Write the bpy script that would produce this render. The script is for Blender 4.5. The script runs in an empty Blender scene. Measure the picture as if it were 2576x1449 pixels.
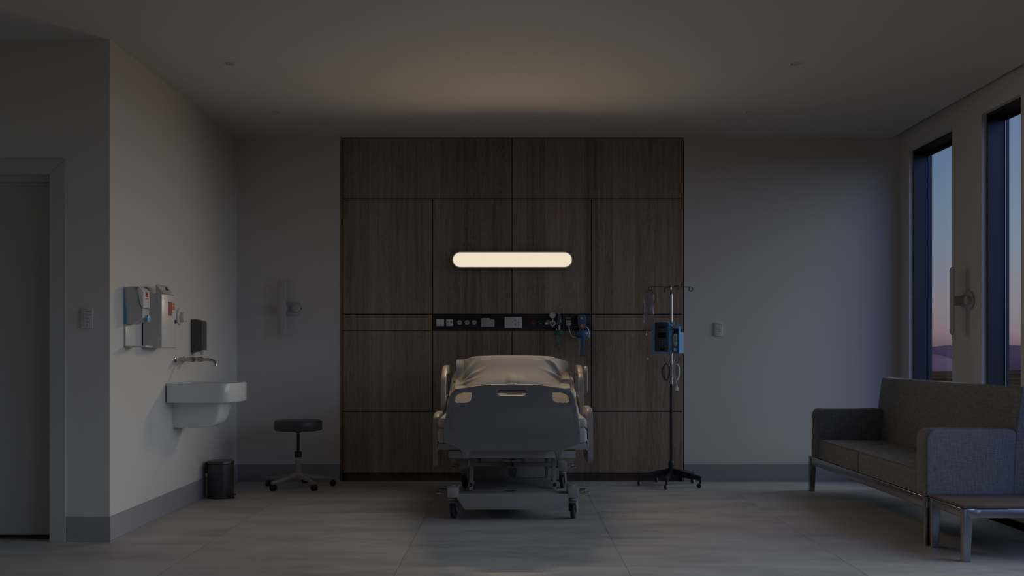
import bpy, bmesh, math, random
from mathutils import Vector, Matrix
random.seed(7)
R = math.radians
sc = bpy.context.scene
col = sc.collection
# ---------------------------------------------------------------- camera, view, world, exposure
F, CX, CY, EYE = 2715.0, 1289.0, 883.0, 1.139
cam = bpy.data.cameras.new('camera')
co = bpy.data.objects.new('camera', cam); col.objects.link(co)
co.location = (0, 0, EYE); co.rotation_euler = (R(90), 0, 0)
cam.sensor_width = 36; cam.lens = 36 * F / 2576
cam.shift_x = (1288 - CX) / 2576; cam.shift_y = (CY - 724.5) / 2576
cam.clip_start = .05; cam.clip_end = 2000
sc.camera = co
sc.view_settings.view_transform = 'Standard'; sc.view_settings.look = 'None'
sc.view_settings.gamma = 1; sc.view_settings.use_curve_mapping = False
sc.view_settings.exposure = 0.0
SKY_GAIN, FILL_SIDE, FILL_BLUE, LAMP_W = 1.0, 20.5, 3.5, 3.15
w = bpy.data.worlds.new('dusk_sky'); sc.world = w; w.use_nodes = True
nt = w.node_tree; nt.nodes.clear()
def N(nt, t, **k):
    n = nt.nodes.new(t)
    for a, b in k.items(): setattr(n, a, b)
    return n
def ramp(nt, stops, interp='LINEAR'):
    n = nt.nodes.new('ShaderNodeValToRGB'); cr = n.color_ramp; cr.interpolation = interp
    while len(cr.elements) > 1: cr.elements.remove(cr.elements[-1])
    cr.elements[0].position = stops[0][0]; cr.elements[0].color = (*stops[0][1], 1)
    for p, c in stops[1:]:
        e = cr.elements.new(p); e.color = (*c, 1)
    return n
def math_n(nt, op, a, b=None, clamp=False):
    n = nt.nodes.new('ShaderNodeMath'); n.operation = op; n.use_clamp = clamp
    for i, v in enumerate((a, b)):
        if v is None: continue
        if hasattr(v, 'is_output'): nt.links.new(v, n.inputs[i])
        else: n.inputs[i].default_value = v
    return n.outputs[0]
tc = N(nt, 'ShaderNodeTexCoord'); sep = N(nt, 'ShaderNodeSeparateXYZ'); nt.links.new(tc.outputs['Generated'], sep.inputs[0])
el = math_n(nt, 'ADD', math_n(nt, 'MULTIPLY', sep.outputs['Z'], .5), .5)
rp = ramp(nt, [(0, (.03, .03, .04)), (.497, (.06, .05, .06)), (.503, (.17, .10, .13)), (.508, (.24, .165, .19)), (.52, (.24, .20, .235)),
               (.548, (.165, .215, .29)), (.60, (.075, .145, .30)), (.75, (.05, .10, .26)), (1, (.04, .08, .22))])
nt.links.new(el, rp.inputs[0])
# fill glows added to unseen sky: pale beside the windows, blue behind the photographer
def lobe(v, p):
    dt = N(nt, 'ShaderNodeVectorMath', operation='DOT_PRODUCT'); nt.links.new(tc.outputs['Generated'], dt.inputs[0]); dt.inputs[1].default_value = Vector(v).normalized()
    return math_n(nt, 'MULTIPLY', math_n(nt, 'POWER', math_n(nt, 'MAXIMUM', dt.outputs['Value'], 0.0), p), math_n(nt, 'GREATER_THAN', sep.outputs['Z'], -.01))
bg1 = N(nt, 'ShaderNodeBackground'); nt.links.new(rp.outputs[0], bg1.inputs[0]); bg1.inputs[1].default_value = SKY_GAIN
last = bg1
for v, p_, c_, k_ in (((1, .06, .33), 6.0, (.213, .229, .238), FILL_SIDE), ((.35, -.93, .12), 1.5, (.075, .128, .33), FILL_BLUE)):
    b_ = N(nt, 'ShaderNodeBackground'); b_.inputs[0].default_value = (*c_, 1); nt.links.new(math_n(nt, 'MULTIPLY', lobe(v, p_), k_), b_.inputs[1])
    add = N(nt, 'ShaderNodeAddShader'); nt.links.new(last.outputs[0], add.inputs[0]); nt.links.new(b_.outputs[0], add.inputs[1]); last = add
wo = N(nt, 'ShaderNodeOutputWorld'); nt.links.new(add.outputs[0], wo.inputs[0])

def at(x, y, Y): return Vector(((x - CX) * Y / F, Y, EYE - (y - CY) * Y / F))
def onX(X, x, y):
    Y = X * F / (x - CX); return Vector((X, Y, EYE - (y - CY) * Y / F))

# ---------------------------------------------------------------- materials
M = {}
def mat(name, c, rough=.5, metal=0.0, spec=.5, coat=0.0, bump=None, var=None, emis=None, alpha=None, trans=None):
    m = bpy.data.materials.new(name); m.use_nodes = True; t = m.node_tree
    p = t.nodes['Principled BSDF']
    p.inputs['Base Color'].default_value = (*c, 1); p.inputs['Roughness'].default_value = rough
    p.inputs['Metallic'].default_value = metal; p.inputs['Specular IOR Level'].default_value = spec
    p.inputs['Coat Weight'].default_value = coat
    if emis: p.inputs['Emission Color'].default_value = (*emis[0], 1); p.inputs['Emission Strength'].default_value = emis[1]
    if trans: p.inputs['Transmission Weight'].default_value = trans
    oc = N(t, 'ShaderNodeTexCoord')
    if var:   # (scale, amount, stretch)
        mp = N(t, 'ShaderNodeMapping'); t.links.new(oc.outputs['Object'], mp.inputs[0]); mp.inputs['Scale'].default_value = var[2] if len(var) > 2 else (1, 1, 1)
        ns = N(t, 'ShaderNodeTexNoise'); t.links.new(mp.outputs[0], ns.inputs[0]); ns.inputs['Scale'].default_value = var[0]; ns.inputs['Detail'].default_value = 5
        a = var[1]; r = ramp(t, [(.3, tuple(v * (1 - a) for v in c)), (.7, tuple(min(1, v * (1 + a)) for v in c))])
        t.links.new(ns.outputs[0], r.inputs[0]); t.links.new(r.outputs[0], p.inputs['Base Color'])
    if bump:  # (scale, strength, distance)
        ns = N(t, 'ShaderNodeTexNoise'); t.links.new(oc.outputs['Object'], ns.inputs[0]); ns.inputs['Scale'].default_value = bump[0]; ns.inputs['Detail'].default_value = 4
        b = N(t, 'ShaderNodeBump'); b.inputs['Strength'].default_value = bump[1]; b.inputs['Distance'].default_value = bump[2] if len(bump) > 2 else .01
        t.links.new(ns.outputs[0], b.inputs['Height']); t.links.new(b.outputs[0], p.inputs['Normal'])
    M[name] = m; return m
def clear(name, tint, refl=.12, body=0.0, bodycol=(.5, .5, .5)):
    """thin clear plastic or glass: sees through, reflects more at grazing angles"""
    m = bpy.data.materials.new(name); m.use_nodes = True; t = m.node_tree; t.nodes.clear()
    o = N(t, 'ShaderNodeOutputMaterial'); tr = N(t, 'ShaderNodeBsdfTransparent'); tr.inputs[0].default_value = (*tint, 1)
    gl = N(t, 'ShaderNodeBsdfGlossy'); gl.inputs['Roughness'].default_value = .06; gl.inputs[0].default_value = (1, 1, 1, 1)
    lw = N(t, 'ShaderNodeLayerWeight'); lw.inputs[0].default_value = .5
    fr = math_n(t, 'ADD', math_n(t, 'MULTIPLY', math_n(t, 'POWER', lw.outputs['Facing'], 4.0), refl * 3), .03)
    mx = N(t, 'ShaderNodeMixShader'); t.links.new(fr, mx.inputs[0])
    last = tr
    if body:
        df = N(t, 'ShaderNodeBsdfDiffuse'); df.inputs[0].default_value = (*bodycol, 1)
        m2 = N(t, 'ShaderNodeMixShader'); m2.inputs[0].default_value = body
        t.links.new(tr.outputs[0], m2.inputs[1]); t.links.new(df.outputs[0], m2.inputs[2]); last = m2
    t.links.new(last.outputs[0], mx.inputs[1]); t.links.new(gl.outputs[0], mx.inputs[2]); t.links.new(mx.outputs[0], o.inputs[0])
    M[name] = m; return m
mat('plaster', (.615, .585, .55), .75, spec=.25, bump=(60, .04, .004))
mat('ceiling_paint', (.62, .59, .565), .85, spec=.15)
mat('skirting', (.30, .29, .31), .45, bump=(80, .03))
mat('door_paint', (.40, .385, .365), .45)
mat('door_frame_paint', (.45, .435, .41), .45)
mat('black', (.008, .008, .009), .5)
mat('soft_black', (.02, .02, .022), .6)
mat('black_panel', (.012, .012, .014), .35)
mat('window_frame_metal', (.014, .017, .023), .38, metal=.3)
mat('white_plastic', (.66, .65, .63), .35)
mat('lamp_grey', (.46, .44, .42), .4)
mat('grey_plastic', (.42, .42, .42), .4)
mat('outlet_grey', (.40, .39, .385), .4)
mat('bed_plastic', (.190, .178, .170), .42, bump=(250, .05))
mat('bed_enamel', (.31, .295, .28), .38)
mat('bed_enamel_dark', (.19, .18, .17), .45)
mat('rail_plastic', (.34, .305, .275), .32)
mat('mattress_fabric', (.47, .45, .44), .85, var=(500, .06), bump=(600, .25, .001))
mat('sheet_cotton', (.62, .56, .50), .9, var=(30, .03), bump=(900, .2, .0006))
mat('pillow_cotton', (.45, .42, .39), .9, bump=(900, .25, .0006))
mat('stool_vinyl', (.05, .05, .054), .38)
mat('stool_base', (.34, .315, .285), .4)
mat('chrome', (.45, .435, .41), .14, metal=1)
mat('satin_metal', (.36, .345, .34), .27, metal=1)
mat('dark_metal', (.045, .047, .055), .35, metal=.7)
mat('steel', (.45, .45, .46), .22, metal=1)
mat('rubber', (.012, .012, .013), .6)
mat('wheel_grey', (.28, .28, .30), .4)
mat('bin_metal', (.085, .085, .088), .33, metal=.6)
mat('dispenser_black', (.075, .073, .071), .3)
mat('porcelain', (.68, .68, .67), .24, coat=.12)
mat('dispenser_white', (.50, .48, .455), .32)
mat('dispenser_blue', (.12, .25, .40), .35)
mat('lever_blue', (.27, .46, .64), .35)
mat('pump_blue', (.11, .255, .43), .38)
mat('pump_blue_light', (.16, .37, .62), .35)  # paler copy of the pump blue; paints window light onto the flank
mat('pump_blue_dark', (.03, .055, .12), .4)
mat('slate', (.07, .075, .09), .4)
mat('pump_face', (.018, .02, .03), .35)
mat('screen_black', (.004, .004, .005), .15)
mat('key_grey', (.05, .05, .055), .5)
mat('suction_blue', (.045, .13, .27), .38)
mat('red', (.30, .003, .010), .6, spec=.2)
mat('dark_red', (.22, .012, .018), .4)
mat('orange_red', (.75, .10, .02), .45)
mat('window_red', (.45, .09, .09), .3)
mat('green', (.015, .16, .045), .4)
mat('dark_green', (.012, .055, .02), .4)
mat('yellow', (.60, .36, .02), .45)
mat('orange', (.62, .25, .04), .4)
mat('ink', (.03, .03, .032), .6)
mat('ink_soft', (.17, .17, .17), .6)
mat('paper_white', (.75, .75, .74), .6)
mat('cable_white', (.60, .61, .64), .4)
mat('cable_dark', (.05, .05, .06), .5)
mat('copper', (.45, .33, .27), .35, metal=.8)
mat('gauge_face', (.62, .63, .64), .4)
clear('window_glass', (.95, .97, .97), .08)
clear('clear_plastic', (.80, .83, .85), .3, body=.07, bodycol=(.55, .6, .62))
clear('bag_film', (.82, .83, .86), .35, body=.06, bodycol=(.5, .5, .55))
clear('canister_film', (.62, .66, .72), .3, body=.10, bodycol=(.35, .4, .5))
clear('lamplit_cover', (.85, .85, .85), .2, body=.85, bodycol=(.85, .83, .80))  # near-opaque pale body paints in the lamp's glow on the cover
m = mat('lamp_diffuser', (.8, .8, .8), .5, emis=((1.0, .857, .655), .86))
m.node_tree.nodes['Principled BSDF'].inputs['Base Color'].default_value = (0, 0, 0, 1)
m.node_tree.nodes['Principled BSDF'].inputs['Specular IOR Level'].default_value = 0

def wood(name, dark, light, sx=1.0, horizontal=False, plank=.152):
    m = bpy.data.materials.new(name); m.use_nodes = True; t = m.node_tree; p = t.nodes['Principled BSDF']
    oc = N(t, 'ShaderNodeTexCoord'); sp = N(t, 'ShaderNodeSeparateXYZ'); t.links.new(oc.outputs['Object'], sp.inputs[0])
    ax, az = (sp.outputs['Y'], sp.outputs['X']) if horizontal else (sp.outputs['X'], sp.outputs['Z'])
    # uneven plank widths: warp x a little before cutting it into strips
    idx = math_n(t, 'FLOOR', math_n(t, 'DIVIDE', math_n(t, 'ADD', ax, math_n(t, 'MULTIPLY', math_n(t, 'SINE', math_n(t, 'MULTIPLY', ax, 9.0)), .035)), plank))
    wn = N(t, 'ShaderNodeTexWhiteNoise', noise_dimensions='1D'); t.links.new(idx, wn.inputs['W'])
    off = math_n(t, 'MULTIPLY', wn.outputs['Value'], 17.0)
    cb = N(t, 'ShaderNodeCombineXYZ'); t.links.new(ax, cb.inputs[0]); t.links.new(math_n(t, 'ADD', az, off), cb.inputs[1]); t.links.new(off, cb.inputs[2])
    def noise(scale, det, sc_, dist=0):
        mp = N(t, 'ShaderNodeMapping'); t.links.new(cb.outputs[0], mp.inputs[0]); mp.inputs['Scale'].default_value = sc_
        n = N(t, 'ShaderNodeTexNoise'); t.links.new(mp.outputs[0], n.inputs[0]); n.inputs['Scale'].default_value = scale; n.inputs['Detail'].default_value = det; n.inputs['Distortion'].default_value = dist
        return n.outputs[0]
    big = noise(1.0, 3, (7, .8, 1), .9)         # slow field, its contour lines become the cathedral figure
    ring = math_n(t, 'MULTIPLY', math_n(t, 'ABSOLUTE', math_n(t, 'SUBTRACT', math_n(t, 'FRACT', math_n(t, 'MULTIPLY', big, 17.0)), .5)), 2.0)
    ring = math_n(t, 'POWER', ring, 1.6)
    fine = noise(1.0, 6, (150, 3.0, 1))
    mid = noise(1.0, 4, (28, .8, 1), .3)
    pores = noise(1.0, 2, (420, 14, 1))
    v = math_n(t, 'MULTIPLY', ring, -.20)
    v = math_n(t, 'ADD', v, math_n(t, 'MULTIPLY', math_n(t, 'SUBTRACT', fine, .5), .55))
    v = math_n(t, 'ADD', v, math_n(t, 'MULTIPLY', math_n(t, 'SUBTRACT', mid, .5), .9))
    v = math_n(t, 'ADD', v, math_n(t, 'MULTIPLY', math_n(t, 'SUBTRACT', wn.outputs['Value'], .5), .34))
    v = math_n(t, 'ADD', v, math_n(t, 'MULTIPLY', math_n(t, 'SUBTRACT', pores, .5), .22))
    v = math_n(t, 'ADD', v, .60)
    r = ramp(t, [(0, dark), (.5, tuple((a + b) / 2 for a, b in zip(dark, light))), (1, light)]); t.links.new(v, r.inputs[0])
    t.links.new(r.outputs[0], p.inputs['Base Color']); p.inputs['Roughness'].default_value = .5; p.inputs['Specular IOR Level'].default_value = .3
    b = N(t, 'ShaderNodeBump'); b.inputs['Strength'].default_value = .12; b.inputs['Distance'].default_value = .001; t.links.new(fine, b.inputs['Height']); t.links.new(b.outputs[0], p.inputs['Normal'])
    M[name] = m; return m
wood('walnut', (.125, .088, .064), (.43, .315, .235))
wood('walnut_dark', (.09, .062, .048), (.22, .16, .12))
wood('walnut_table', (.10, .07, .055), (.30, .22, .18), horizontal=True)

def tile_floor():
    m = bpy.data.materials.new('concrete_tile'); m.use_nodes = True; t = m.node_tree; p = t.nodes['Principled BSDF']
    oc = N(t, 'ShaderNodeTexCoord'); sp = N(t, 'ShaderNodeSeparateXYZ'); t.links.new(oc.outputs['Object'], sp.inputs[0])
    def cell(s, off, wd):
        u = math_n(t, 'DIVIDE', math_n(t, 'SUBTRACT', s, off), 1.2)
        fr = math_n(t, 'ABSOLUTE', math_n(t, 'SUBTRACT', math_n(t, 'FRACT', u), .5))
        return math_n(t, 'FLOOR', u), math_n(t, 'GREATER_THAN', fr, .5 - wd / 1.2)
    ix, jx = cell(sp.outputs['X'], .6, .0011)
    iy, jy = cell(sp.outputs['Y'], 8.757, .0010)
    cb = N(t, 'ShaderNodeCombineXYZ'); t.links.new(ix, cb.inputs[0]); t.links.new(iy, cb.inputs[1])
    wn = N(t, 'ShaderNodeTexWhiteNoise', noise_dimensions='3D'); t.links.new(cb.outputs[0], wn.inputs['Vector'])
    va = N(t, 'ShaderNodeVectorMath', operation='MULTIPLY_ADD'); t.links.new(wn.outputs['Color'], va.inputs[0]); va.inputs[1].default_value = (9, 9, 9); t.links.new(oc.outputs['Object'], va.inputs[2])
    def noise(scale, det, s):
        mp = N(t, 'ShaderNodeMapping'); t.links.new(va.outputs[0], mp.inputs[0]); mp.inputs['Scale'].default_value = s
        n = N(t, 'ShaderNodeTexNoise'); t.links.new(mp.outputs[0], n.inputs[0]); n.inputs['Scale'].default_value = scale; n.inputs['Detail'].default_value = det
        return n.outputs[0]
    a = noise(1.6, 4, (1, 2.6, 1)); b = noise(7, 6, (1, 3.0, 1)); c = noise(90, 3, (1, 1, 1))
    v = math_n(t, 'ADD', math_n(t, 'MULTIPLY', a, .62), math_n(t, 'ADD', math_n(t, 'MULTIPLY', b, .24), math_n(t, 'MULTIPLY', c, .12)))
    v = math_n(t, 'ADD', v, math_n(t, 'MULTIPLY', math_n(t, 'SUBTRACT', wn.outputs['Value'], .5), .05))
    r = ramp(t, [(.30, (.30, .285, .27)), (.49, (.42, .405, .395)), (.68, (.50, .49, .48))]); t.links.new(v, r.inputs[0])
    mx = N(t, 'ShaderNodeMix', data_type='RGBA'); t.links.new(jx, mx.inputs[0]); t.links.new(r.outputs[0], mx.inputs[6]); mx.inputs[7].default_value = (.05, .045, .04, 1)
    m2 = N(t, 'ShaderNodeMix', data_type='RGBA'); t.links.new(math_n(t, 'MULTIPLY', jy, .35), m2.inputs[0]); t.links.new(mx.outputs[2], m2.inputs[6]); m2.inputs[7].default_value = (.10, .09, .08, 1)
    t.links.new(m2.outputs[2], p.inputs['Base Color'])
    rr = ramp(t, [(.35, (.42, .42, .42)), (.7, (.58, .58, .58))]); t.links.new(b, rr.inputs[0]); t.links.new(rr.outputs[0], p.inputs['Roughness'])
    p.inputs['Specular IOR Level'].default_value = .4
    bp = N(t, 'ShaderNodeBump'); bp.inputs['Strength'].default_value = .08; bp.inputs['Distance'].default_value = .004; t.links.new(v, bp.inputs['Height']); t.links.new(bp.outputs[0], p.inputs['Normal'])
    M['concrete_tile'] = m
tile_floor()
def fabric():
    m = bpy.data.materials.new('tweed'); m.use_nodes = True; t = m.node_tree; p = t.nodes['Principled BSDF']
    oc = N(t, 'ShaderNodeTexCoord')
    def noise(s, sc_, det=2):
        mp = N(t, 'ShaderNodeMapping'); t.links.new(oc.outputs['Object'], mp.inputs[0]); mp.inputs['Scale'].default_value = s
        n = N(t, 'ShaderNodeTexNoise'); t.links.new(mp.outputs[0], n.inputs[0]); n.inputs['Scale'].default_value = sc_; n.inputs['Detail'].default_value = det
        return n.outputs[0]
    a = noise((42, 42, 1.6), 9.0); b = noise((1.8, 1.8, 42), 9.0); c = noise((1, 1, 1), 260)
    v = math_n(t, 'ADD', math_n(t, 'MULTIPLY', a, .4), math_n(t, 'ADD', math_n(t, 'MULTIPLY', b, .4), math_n(t, 'MULTIPLY', c, .3)))
    r = ramp(t, [(.38, (.105, .106, .108)), (.55, (.215, .215, .217)), (.74, (.325, .324, .325))]); t.links.new(v, r.inputs[0]); t.links.new(r.outputs[0], p.inputs['Base Color'])
    p.inputs['Roughness'].default_value = .9; p.inputs['Specular IOR Level'].default_value = .15
    bp = N(t, 'ShaderNodeBump'); bp.inputs['Strength'].default_value = .5; bp.inputs['Distance'].default_value = .003; t.links.new(v, bp.inputs['Height']); t.links.new(bp.outputs[0], p.inputs['Normal'])
    M['tweed'] = m
fabric()
mat('outdoor_ground', (.050, .030, .016), .95, var=(.03, .6), spec=0.0)
mat('outdoor_hill', (.11, .065, .085), .95, var=(.01, .3), spec=0.0)  # purple tint puts distance haze into the hill colour

# ---------------------------------------------------------------- mesh helpers
class B:
    def __init__(s): s.bm = bmesh.new()
    def _new(s, f):
        old = set(s.bm.verts); f(); return [v for v in s.bm.verts if v not in old]
    def box(s, a, b, bev=0, seg=2):
        a, b = Vector(a), Vector(b)
        lo = Vector([min(p, q) for p, q in zip(a, b)]); hi = Vector([max(p, q) for p, q in zip(a, b)])
        t = bmesh.new(); bmesh.ops.create_cube(t, size=1)
        for v in t.verts: v.co = Vector([lo[i] + (v.co[i] + .5) * (hi[i] - lo[i]) for i in range(3)])
        if bev: bmesh.ops.bevel(t, geom=list(t.edges), offset=min(bev, min(hi - lo) * .49), segments=seg, profile=.5, affect='EDGES')
        return s._merge(t)
    def _merge(s, t, mtx=None):
        if mtx is not None: bmesh.ops.transform(t, matrix=mtx, verts=t.verts)
        bmesh.ops.recalc_face_normals(t, faces=t.faces)
        me = bpy.data.meshes.new('tmp'); t.to_mesh(me); t.free()
        n = len(s.bm.verts); s.bm.from_mesh(me); bpy.data.meshes.remove(me)
        s.bm.verts.ensure_lookup_table(); return s.bm.verts[n:]
    def obox(s, c, size, rot=(0, 0, 0), bev=0, seg=2):
        from mathutils import Euler
        t = bmesh.new(); bmesh.ops.create_cube(t, size=1)
        for v in t.verts: v.co = Vector([v.co[i] * size[i] for i in range(3)])
        if bev: bmesh.ops.bevel(t, geom=list(t.edges), offset=bev, segments=seg, profile=.5, affect='EDGES')
        return s._merge(t, Matrix.Translation(Vector(c)) @ Euler(rot).to_matrix().to_4x4())
    def cyl(s, a, b, r, r2=None, n=24, bev=0):
        a, b = Vector(a), Vector(b); d = b - a; r2 = r if r2 is None else r2
        t = bmesh.new(); bmesh.ops.create_cone(t, cap_ends=True, segments=n, radius1=r, radius2=r2, depth=d.length)
        if bev:
            es = [e for e in t.edges if len(e.link_faces) == 2 and (len(e.link_faces[0].verts) > 4 or len(e.link_faces[1].verts) > 4)]
            bmesh.ops.bevel(t, geom=es, offset=bev, segments=3, profile=.5, affect='EDGES')
        return s._merge(t, Matrix.Translation((a + b) / 2) @ d.to_track_quat('Z', 'Y').to_matrix().to_4x4())
    def ball(s, c, r, sc_=(1, 1, 1), n=16):
        t = bmesh.new(); bmesh.ops.create_uvsphere(t, u_segments=n, v_segments=n // 2 + 2, radius=1)
        return s._merge(t, Matrix.Translation(Vector(c)) @ Matrix.Diagonal((r * sc_[0], r * sc_[1], r * sc_[2], 1)))
    def tube(s, pts, r, n=10, closed=False, smooth=0):
        pts = [Vector(p) for p in pts]
        for _ in range(smooth):
            q = [] if closed else [pts[0]]
            rng = range(len(pts)) if closed else range(len(pts) - 1)
            for i in rng:
                a, b = pts[i], pts[(i + 1) % len(pts)]; q += [a * .75 + b * .25, a * .25 + b * .75]
            if not closed: q.append(pts[-1])
            pts = q
        t = bmesh.new(); rings = []; k = len(pts); prev = None
        for i, p in enumerate(pts):
            if closed: d = pts[(i + 1) % k] - pts[i - 1]
            else: d = pts[min(i + 1, k - 1)] - pts[max(i - 1, 0)]
            d.normalize()
            if prev is None: u = d.orthogonal().normalized()
            else: u = (prev - d * prev.dot(d)).normalized()
            prev = u; v = d.cross(u); rr = r[i] if isinstance(r, (list, tuple)) else r
            rings.append([t.verts.new(p + (u * math.cos(2 * math.pi * j / n) + v * math.sin(2 * math.pi * j / n)) * rr) for j in range(n)])
        for i in range(k if closed else k - 1):
            a, b = rings[i], rings[(i + 1) % k]
            for j in range(n): t.faces.new((a[j], a[(j + 1) % n], b[(j + 1) % n], b[j]))
        if not closed: t.faces.new(rings[0][::-1]); t.faces.new(rings[-1])
        return s._merge(t)
    def lathe(s, prof, c=(0, 0, 0), axis='Z', n=32):
        """prof: (radius, height) pairs"""
        t = bmesh.new(); rings = []
        for r, h in prof:
            if r < 1e-6: rings.append([t.verts.new((0, 0, h))])
            else: rings.append([t.verts.new((r * math.cos(2 * math.pi * j / n), r * math.sin(2 * math.pi * j / n), h)) for j in range(n)])
        for a, b in zip(rings, rings[1:]):
            for j in range(n):
                k = (j + 1) % n
                if len(a) == 1 and len(b) == 1: continue
                if len(a) == 1: t.faces.new((a[0], b[j], b[k]))
                elif len(b) == 1: t.faces.new((a[j], a[k], b[0]))
                else: t.faces.new((a[j], a[k], b[k], b[j]))
        if len(rings[0]) > 1: t.faces.new(rings[0])
        if len(rings[-1]) > 1: t.faces.new(rings[-1])
        q = {'Z': Matrix.Identity(4), 'Y': Matrix.Rotation(R(90), 4, 'X'), '-Y': Matrix.Rotation(R(90), 4, 'X'), 'X': Matrix.Rotation(R(90), 4, 'Y'), '-X': Matrix.Rotation(R(-90), 4, 'Y')}[axis]
        return s._merge(t, Matrix.Translation(Vector(c)) @ q)      # 'Y' grows heights towards -Y (the camera)
    def prism(s, poly, axis, a, b, bev=0, holes=(), seg=2, bevall=False):
        """poly of 2D points extruded along axis from a to b. axis X: (y,z); Y: (x,z); Z: (x,y)"""
        def P(u, v, h): return {'X': (h, u, v), 'Y': (u, h, v), 'Z': (u, v, h)}[axis]
        t = bmesh.new()
        loops = [poly] + list(holes)
        es = []
        for lp in loops:
            vs = [t.verts.new(P(u, v, a)) for u, v in lp]
            es += [t.edges.new((vs[i], vs[(i + 1) % len(vs)])) for i in range(len(vs))]
        if holes: bmesh.ops.triangle_fill(t, use_beauty=True, edges=es)
        else: t.faces.new([v for v in t.verts])
        r = bmesh.ops.extrude_face_region(t, geom=list(t.faces) + list(t.edges) + list(t.verts))
        nv = [g for g in r['geom'] if isinstance(g, bmesh.types.BMVert)]
        d = Vector(P(0, 0, b)) - Vector(P(0, 0, a))
        for v in nv: v.co += d
        bmesh.ops.recalc_face_normals(t, faces=t.faces)
        if bev:
            ax = {'X': 0, 'Y': 1, 'Z': 2}[axis]
            def planar(f): return abs(f.normal[ax]) > .99
            e2 = [e for e in t.edges if len(e.link_faces) == 2 and planar(e.link_faces[0]) != planar(e.link_faces[1])] if not bevall else [e for e in t.edges if len(e.link_faces) == 2 and e.calc_face_angle(0) > .5]
            bmesh.ops.bevel(t, geom=e2, offset=bev, segments=seg, profile=.5, affect='EDGES', clamp_overlap=True)
        return s._merge(t)
    def build(s, name, m, parent=None, smooth=True, kind=None):
        me = bpy.data.meshes.new(name)
        o = bpy.data.objects.new(name, me); col.objects.link(o)
        org = Vector((0, 0, 0))
        if parent is not None:
            root = parent
            while root.parent: root = root.parent
            org = root.location.copy(); o.parent = parent
            if parent is root and root.type == 'MESH' and False: pass
        bmesh.ops.translate(s.bm, vec=-org, verts=s.bm.verts)
        s.bm.to_mesh(me); s.bm.free()
        me.materials.append(M[m] if isinstance(m, str) else m)
        if smooth:
            for p in me.polygons: p.use_smooth = True
            try: me.set_sharp_from_angle(angle=R(32))
            except Exception: pass
        if kind: o['kind'] = kind
        return o
def thing(name, label, cat, loc=(0, 0, 0), rz=0, group=None):
    o = bpy.data.objects.new(name, None); col.objects.link(o); o.location = loc; o.rotation_euler = (0, 0, rz)
    o.empty_display_size = .05; o['label'] = label; o['category'] = cat
    if group: o['group'] = group
    return o
def tag(o, label, cat, group=None):
    o['label'] = label; o['category'] = cat
    if group: o['group'] = group
    return o
def copy_tree(o, parent=None):
    c = o.copy(); col.objects.link(c); c.parent = parent
    for ch in list(o.children): copy_tree(ch, c)
    return c
def shape(name, m, parent, f, smooth=True, kind=None):
    b = B(); f(b); return b.build(name, m, parent, smooth, kind)
def rrect(x0, x1, y0, y1, r, n=6):
    pts = []
    for cx, cy, a0 in ((x1 - r, y1 - r, 0), (x0 + r, y1 - r, 90), (x0 + r, y0 + r, 180), (x1 - r, y0 + r, 270)):
        for i in range(n + 1):
            a = R(a0 + 90 * i / n); pts.append((cx + r * math.cos(a), cy + r * math.sin(a)))
    return pts
def circ(cx, cy, r, n=24): return [(cx + r * math.cos(2 * math.pi * i / n), cy + r * math.sin(2 * math.pi * i / n)) for i in range(n)]
def rpoly(pts, r, n=4):
    """round the corners of a closed 2D polygon; r a number or list per corner"""
    out = []; k = len(pts)
    for i in range(k):
        rr = r[i] if isinstance(r, (list, tuple)) else r
        p = Vector(pts[i]); a = Vector(pts[i - 1]); b = Vector(pts[(i + 1) % k])
        if rr <= 0: out.append(tuple(p)); continue
        da, db = (a - p), (b - p); l = min(rr, da.length * .49, db.length * .49)
        p0 = p + da.normalized() * l; p1 = p + db.normalized() * l
        for j in range(n + 1):
            t = j / n; q = p0 * (1 - t) ** 2 + p * 2 * t * (1 - t) + p1 * t * t; out.append(tuple(q))
    return out
def lettering(items, m, parent, plane='Y', name='lettering'):
    """items: (text, size, centre or left point, align), each its own mesh facing the camera side"""
    for txt, size, p, al in items:
        bm = bmesh.new()
        cu = bpy.data.curves.new('t', 'FONT'); cu.body = txt; cu.size = size; cu.align_x = al; cu.align_y = 'CENTER'; cu.resolution_u = 2
        o = bpy.data.objects.new('t', cu); col.objects.link(o)
        me = bpy.data.meshes.new_from_object(o)
        me.transform(Matrix.Translation(Vector(p)) @ Matrix.Rotation(R(90), 4, 'X')); bm.from_mesh(me)
        bpy.data.objects.remove(o); bpy.data.curves.remove(cu); bpy.data.meshes.remove(me)
        b = B(); b.bm.free(); b.bm = bm
        b.build(name, m, parent, smooth=False)
def struct(name, m, f, parent=None, smooth=False): return shape(name, m, parent, f, smooth, None if parent else 'structure')

# ---------------------------------------------------------------- room shell
XL, XR, YB, YF, H = -2.403, 3.384, 9.415, 6.44, 3.0
XRM = 3.572     # outer face of the window wall
XFL, YC = -4.6, -2.2
struct('floor', 'concrete_tile', lambda b: b.box((XFL - .3, YC - .3, -.12), (3.222, 9.9, 0)))
def f(b):
    b.box((3.222, YC - .3, -.12), (XRM, 9.9, -.10)); b.box((XR + .001, YC - .3, -.1), (XRM, 9.9, 0))
struct('trim_1', 'black', f)
def f(b):      # floor convector channel along the windows
    b.box((3.224, YC, -.10), (3.238, 9.41, -.001)); b.box((3.368, YC, -.10), (3.383, 9.41, -.001))
    for i in range(90): b.box((3.238, YC + .06 + i * .128, -.03), (3.368, YC + .066 + i * .128, -.006))
struct('trim_2', 'black', f)
struct('ceiling', 'ceiling_paint', lambda b: (b.box((XFL - .3, YC - .3, H), (3.308, 9.9, H + .18)), b.box((3.308, YC - .3, H + .16), (XRM, 9.9, H + .30))))
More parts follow.
